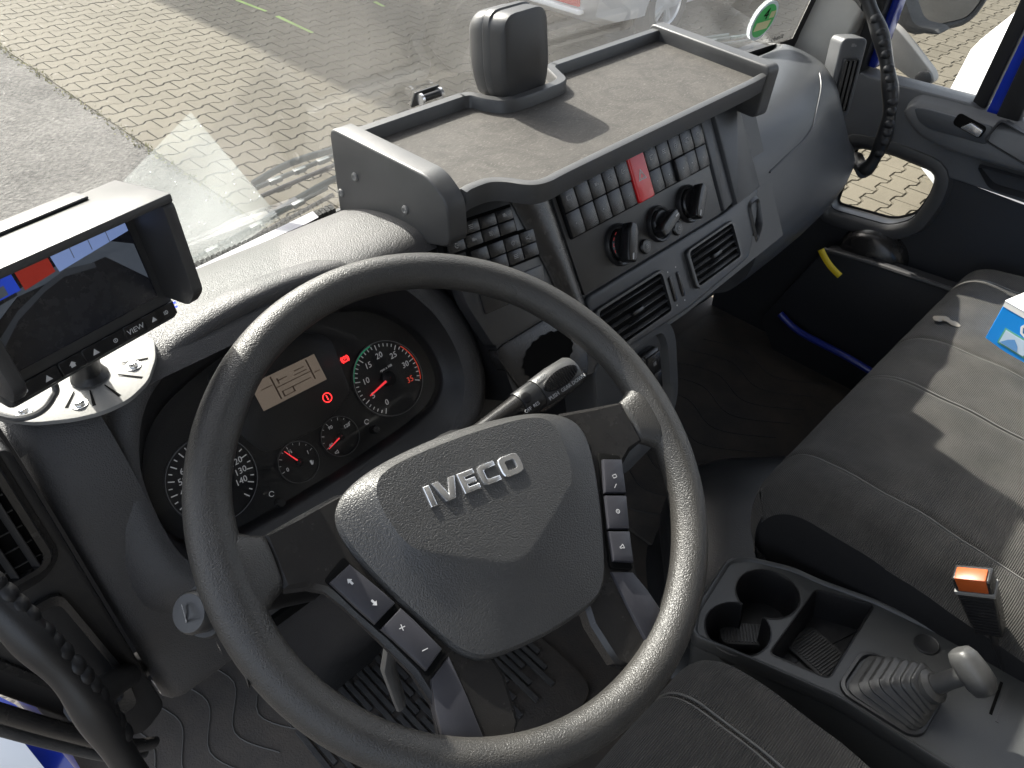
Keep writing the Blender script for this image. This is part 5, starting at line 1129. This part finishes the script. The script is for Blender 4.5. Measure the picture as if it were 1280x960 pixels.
# dark lower panel with the kerb window let in
kw = rpoly(dq([(1034, 262), (1062, 185), (1112, 196), (1168, 219), (1160, 244), (1138, 276), (1108, 283)]), .02, 4)
lower = dq([(930, 150), (1060, 184), (1110, 193), (1170, 217), (1360, 290), (1500, 520), (1000, 640), (880, 420)])
loops = [lower, kw]; flat = [p for l in loops for p in l]; tris = tessellate_polygon([[V((u, v, 0)) for u, v in l] for l in loops])
obj('lower_panel', [DR(u, v, -.012) for u, v in flat], [tuple(t) for t in tris], 'door_dark', door)
kwo = offs(kw, .028); kwi = kw
mb = MB(); mb.add(*loft([[DR(*p, w) for p in r] for r, w in ((offs(kw, .040), -.013), (offs(kw, .034), .004), (offs(kw, .02), .008), (offs(kw, .005), .0), (kw, -.02), (kw, -.05))], True)); mb.build('kerb_window_frame', 'tray_rim', door, 50)
mb = MB(); mb.add(*loft([[DR(*p, w) for p in r] for r, w in ((offs(kw, .001), -.045), (offs(kw, -.006), -.046))], True)); mb.build('kerb_window_seal', 'black', door, 50)
obj('kerb_pane', [DR(*p, -.05) for p in kw], [tuple(range(len(kw)))], 'side_glass', door, smooth=False)
# armrest with switch plate, release lever and pull pocket
arm = dq([(1128, 140), (1140, 128), (1180, 138), (1250, 160), (1330, 178), (1340, 232), (1250, 207), (1180, 186), (1146, 168)], .03)
mb = MB(); mb.add(*loft([[DR(*p, w) for p in r] for r, w in ((rpoly(offs(arm, .012), .03), 0), (rpoly(offs(arm, .004), .03), .018), (rpoly(arm, .03), .03), (rpoly(offs(arm, -.008), .028), .034))], True, False, True)); mb.build('armrest', 'door', door, 60)
swp = dq([(1143, 134), (1160, 136), (1242, 158), (1234, 181), (1160, 160), (1148, 150)], .034)
plate('switch_plate', DR, rpoly(swp, .008), .033, .038, 'grey_dash', door, .002)
u, v = DR.pix(1212, 157, .038); hf = DR.at(u, v, .038, radians(-12))
mb = MB(); mb.add(*loft([[hf(*p, w) for p in rrect(0, 0, .062*k, .026*k, .008)] for k, w in ((1, .0004), (.94, .0004), (.85, .0006))], True, False, True)); mb.build('lever_recess', 'void', door)
bevobj('release_lever', *prism(hf, rpoly([(-.012, -.009), (.028, -.009), (.028, .006), (.0, .008)], .004), 0, .009), 'chrome', door, .002, 2)
u, v = DR.pix(1268, 178, .034); pf = DR.at(u, v, .034, radians(-14))
mb = MB(); mb.add(*loft([[pf(*p, w) for p in rrect(0, 0, .09*k, .045*k, .008)] for k, w in ((1.1, 0), (1.08, .006), (1, .006), (.94, -.02))], True, False, True)); mb.build('pull_pocket', 'door_dark', door, 40)
lp = dq([(1222, 204), (1300, 226), (1310, 258), (1236, 236)], .012); mb = MB(); mb.add(*loft([[DR(*p, w) for p in rpoly(r, .01)] for r, w in ((lp, .012), (offs(lp, -.004), .02), (offs(lp, -.01), .001))], True, False, True)); mb.build('lower_recess', 'door_dark', door, 40)
# window frame: blue painted uprights, dark seals
def strip(nm, a, b, wpx, m, x, th=.02, parent=door):
    F = Fr((x, .1, .6), (0, -1, 0), (0, 0, 1)); A, Bq = V(F.pix(*a)), V(F.pix(*b)); t = (Bq-A).normalized(); n = V((-t.y, t.x)); w = wpx; P = [A+n*w/2, A-n*w/2, Bq+t*1.2-n*w/2, Bq+t*1.2+n*w/2]
    return bevobj(nm, *prism(F, [(p.x, p.y) for p in P], -th, 0), m, parent, .004, 2)
strip('front_seal', (1066, 92), (1098, 4), .03, 'black', DX-.002, .05)
strip('front_frame', (1087, 84), (1120, -6), .022, 'blue', DX+.03, .04)
strip('front_channel', (1093, 84), (1127, -10), .012, 'black', DX+.045, .03)
strip('rear_channel', (1222, 134), (1284, 4), .028, 'black', DX+.02, .03)
strip('rear_frame', (1239, 146), (1287, 48), .026, 'blue', DX+.006, .04)
strip('rear_seal', (1258, 150), (1300, 62), .042, 'black', DX-.004, .05)
g = dq([(1078, 96), (1236, 138), (1330, -60), (1140, -120)], -.035); obj('window_pane', [DR(*p, -.035) for p in g], [(0, 1, 2, 3)], 'side_glass', door, smooth=False)
# pocket bin and blue sill at the foot of the door
pb_ = [onx(x, y, DX-.06) for x, y in ((1030, 312), (1100, 332), (1200, 366), (1300, 398), (1380, 520), (1000, 520), (950, 400))]
PBF = Fr((DX-.06, .1, .3), (0, -1, 0), (0, 0, 1)); pbp = [(p.x, p.y) for p in [V(((q-PBF.o).dot(PBF.x), (q-PBF.o).dot(PBF.y))) for q in pb_]]
plate('door_bin', PBF, rpoly(pbp, .02), -.04, 0, 'door_dark', door, .004)
obj('bin_rim', *tube([PBF(*p, 0) for p in pbp[:4]], .006, 8), 'tray_rim', door)
obj('speaker_bulge', *loft([[DR(DR.pix(1090, 318)[0]+.075*k*cos(2*pi*j/28), DR.pix(1090, 318)[1]+.06*k*sin(2*pi*j/28), w) for j in range(28)] for k, w in ((1.1, -.012), (1, .02), (.8, .034), (.05, .038))], True, False, True), 'plastic_satin', door, 60)
A = [onx(x, y, 1.37) for x, y in ((975, 392), (1000, 415), (1060, 447), (1110, 478))]
obj('sill', *tube(cr([tuple(p) for p in A], 4), .009, 10), 'blue', cab)
# yellow strap hanging from the shelf
ys = [onx(x, y, 1.22) for x, y in ((1026, 312), (1031, 322), (1039, 334), (1050, 345))]
setp(obj('yellow_strap', *tube(cr([tuple(p) for p in ys], 5), .008, 8, squash=.5), 'yellow'), 'short yellow strap hanging below the right end of the dashboard', 'strap')
# ================================================================== GRAB HANDLES
def handle(pts, r, ribs, label, mounts, side, bm_='plastic'):
    P = cr([tuple(p) for p in pts], 10); root = thing('grab_handle', pts[-1], label, 'handle')
    obj('bar', *tube(P, [r*(1.0+.12*sin(i*.4)) for i in range(len(P))], 14), bm_, root)
    n = ribs
    for k in range(n):
        i = int(len(P)*(.22+.62*k/n)); p = V(P[i]); t = (V(P[i+1])-V(P[i-1])).normalized(); q = side-t*side.dot(t); q.normalize(); b = t.cross(q)
        f = Fr(p+q*r*.62, t, b); obj('finger_rib', *loft([[f(.010*math.sin(pi*(j/8-.5))*1.0, r*.72*cos(2*pi*m_/12)*cos(pi*(j/8-.5))*1.05, r*.62*sin(2*pi*m_/12)*cos(pi*(j/8-.5))) for m_ in range(12)] for j in range(9)], True), 'black', root, 80)
    for a, b in mounts: obj('mount', *tube([a, (a+b)/2, b], [r*1.1, r*.95, r*1.2], 12), 'plastic', root)
hp = [onx(x, y, 1.335) for x, y in ((1074, -30), (1086, 5), (1101, 45), (1110, 90), (1113, 130), (1106, 168), (1092, 200), (1080, 214))]
handle(hp, .0145, 13, 'black ribbed grab handle on the passenger side pillar', [(hp[-1], V((1.40, .24, hp[-1].z-.01))), (hp[1], hp[1]+V((.05, .06, .01)))], V((-.6, -.5, 0)))
# driver side, beside the door opening
lp_ = [CAM+ray(x, y)*t for x, y, t in ((-130, 640, .52), (-30, 730, .53), (40, 800, .55), (95, 860, .57), (140, 925, .60), (185, 1000, .64))]
handle(lp_, .013, 14, 'black ribbed grab handle beside the open driver door', [(CAM+ray(105, 880)*.58, ony(175, 832, .26))], V((.7, .1, .3)))
# pillar trim and seals around the driver door opening
tr = [vp(-.14, .07, .02), vp(-.06, .012, .02), vp(-.036, -.045, .018), vp(-.004, -.125, .014), vp(.028, -.205, .004), vp(.05, -.27, -.03)]
obj('door_opening_trim', *tube(cr([tuple(p) for p in tr], 6), .009, 12, squash=.7), 'plastic_satin', cab)
tr2 = [p+V((-.012, .004, -.012)) for p in tr]; obj('door_seal', *tube(cr([tuple(p) for p in tr2], 6), .006, 10), 'rubber', cab)
# lower sill under the handle: step, blue wing, lilac bracket
bl1 = [CAM+ray(x, y)*t for x, y, t in ((-60, 840, 1.2), (20, 880, 1.2), (70, 930, 1.2), (110, 980, 1.2), (60, 1040, 1.2), (-60, 960, 1.2))]
F_ = Fr(bl1[1], (0, 1, 0), (0, 0, 1))
mb = MB(); q = [p for p in bl1]; mb.add(q+[p+V((-.03, .0, -.02)) for p in q], [tuple(range(6)), tuple(range(6, 12))[::-1]]+[(i, (i+1) % 6, 6+(i+1) % 6, 6+i) for i in range(6)]); bevobj('wing_panel', mb.v, mb.f, 'blue', cab, .004)
bl2 = [CAM+ray(x, y)*1.165 for x, y in ((-20, 895), (20, 915), (60, 965), (40, 1000), (-20, 960))]
mb = MB(); mb.add(bl2+[p+V((-.02, 0, -.02)) for p in bl2], [tuple(range(5)), tuple(range(5, 10))[::-1]]+[(i, (i+1) % 5, 5+(i+1) % 5, 5+i) for i in range(5)]); bevobj('step_bracket', mb.v, mb.f, 'silver', cab, .003)
# ================================================================== WING MIRROR
mc = [onx(x, y, 1.72) for x, y in ((1139, 34), (1180, 30), (1212, 22), (1232, -6), (1250, -70), (1160, -90), (1140, -10))]
MRF = Fr(mc[0], (.90, -.43, 0), (0, -.06, 1))
mp_ = rpoly([MRF.pix(*p) for p in ((1139, 36), (1180, 30), (1212, 22), (1232, -6), (1250, -70), (1160, -90), (1140, -10))], .03, 5)
mir = thing('wing_mirror', mc[0], 'black wing mirror with grey arm outside the passenger window', 'mirror')
ctr_ = (sum(p[0] for p in mp_)/len(mp_), sum(p[1] for p in mp_)/len(mp_))
mb = MB(); mb.add(*loft([[MRF(*p, w) for p in r] for r, w in ((mp_, .0), (offs(mp_, .006), .004), (offs(mp_, .016), .0), (offs(mp_, .02), -.04), (offs(mp_, -.01), -.10))], True, False, True)); mb.build('housing', 'foam', mir, 50)
obj('mirror_glass', [MRF(*p, -.002) for p in mp_], [tuple(range(len(mp_)))], 'mirror', mir, smooth=False)
AR = Fr((1.60, .1, .7), (0, -1, 0), (0, 0, 1)); ap_ = [AR.pix(*p) for p in ((1096, 20), (1120, 34), (1140, 58), (1166, 92), (1168, 104), (1150, 108), (1118, 84), (1092, 60))]
bevobj('arm', *prism(AR, rpoly(ap_, .02), -.03, 0), 'trim', mir, .006, 3)
a2 = [AR.pix(*p) for p in ((1098, -10), (1108, 28), (1130, 44), (1168, 48), (1160, 41), (1134, 36), (1122, 0), (1118, -30))]; bevobj('knuckle', *prism(AR, rpoly(a2, .02), -.10, -.035), 'foam', mir, .006, 2)
u, v = AR.pix(1155, 98); obj('cap', *lathe(AR.at(u, v, 0), [(.018, 0), (.018, .006), (.014, .009), (.0001, .009)], 24), 'tray_rim', mir, 40)
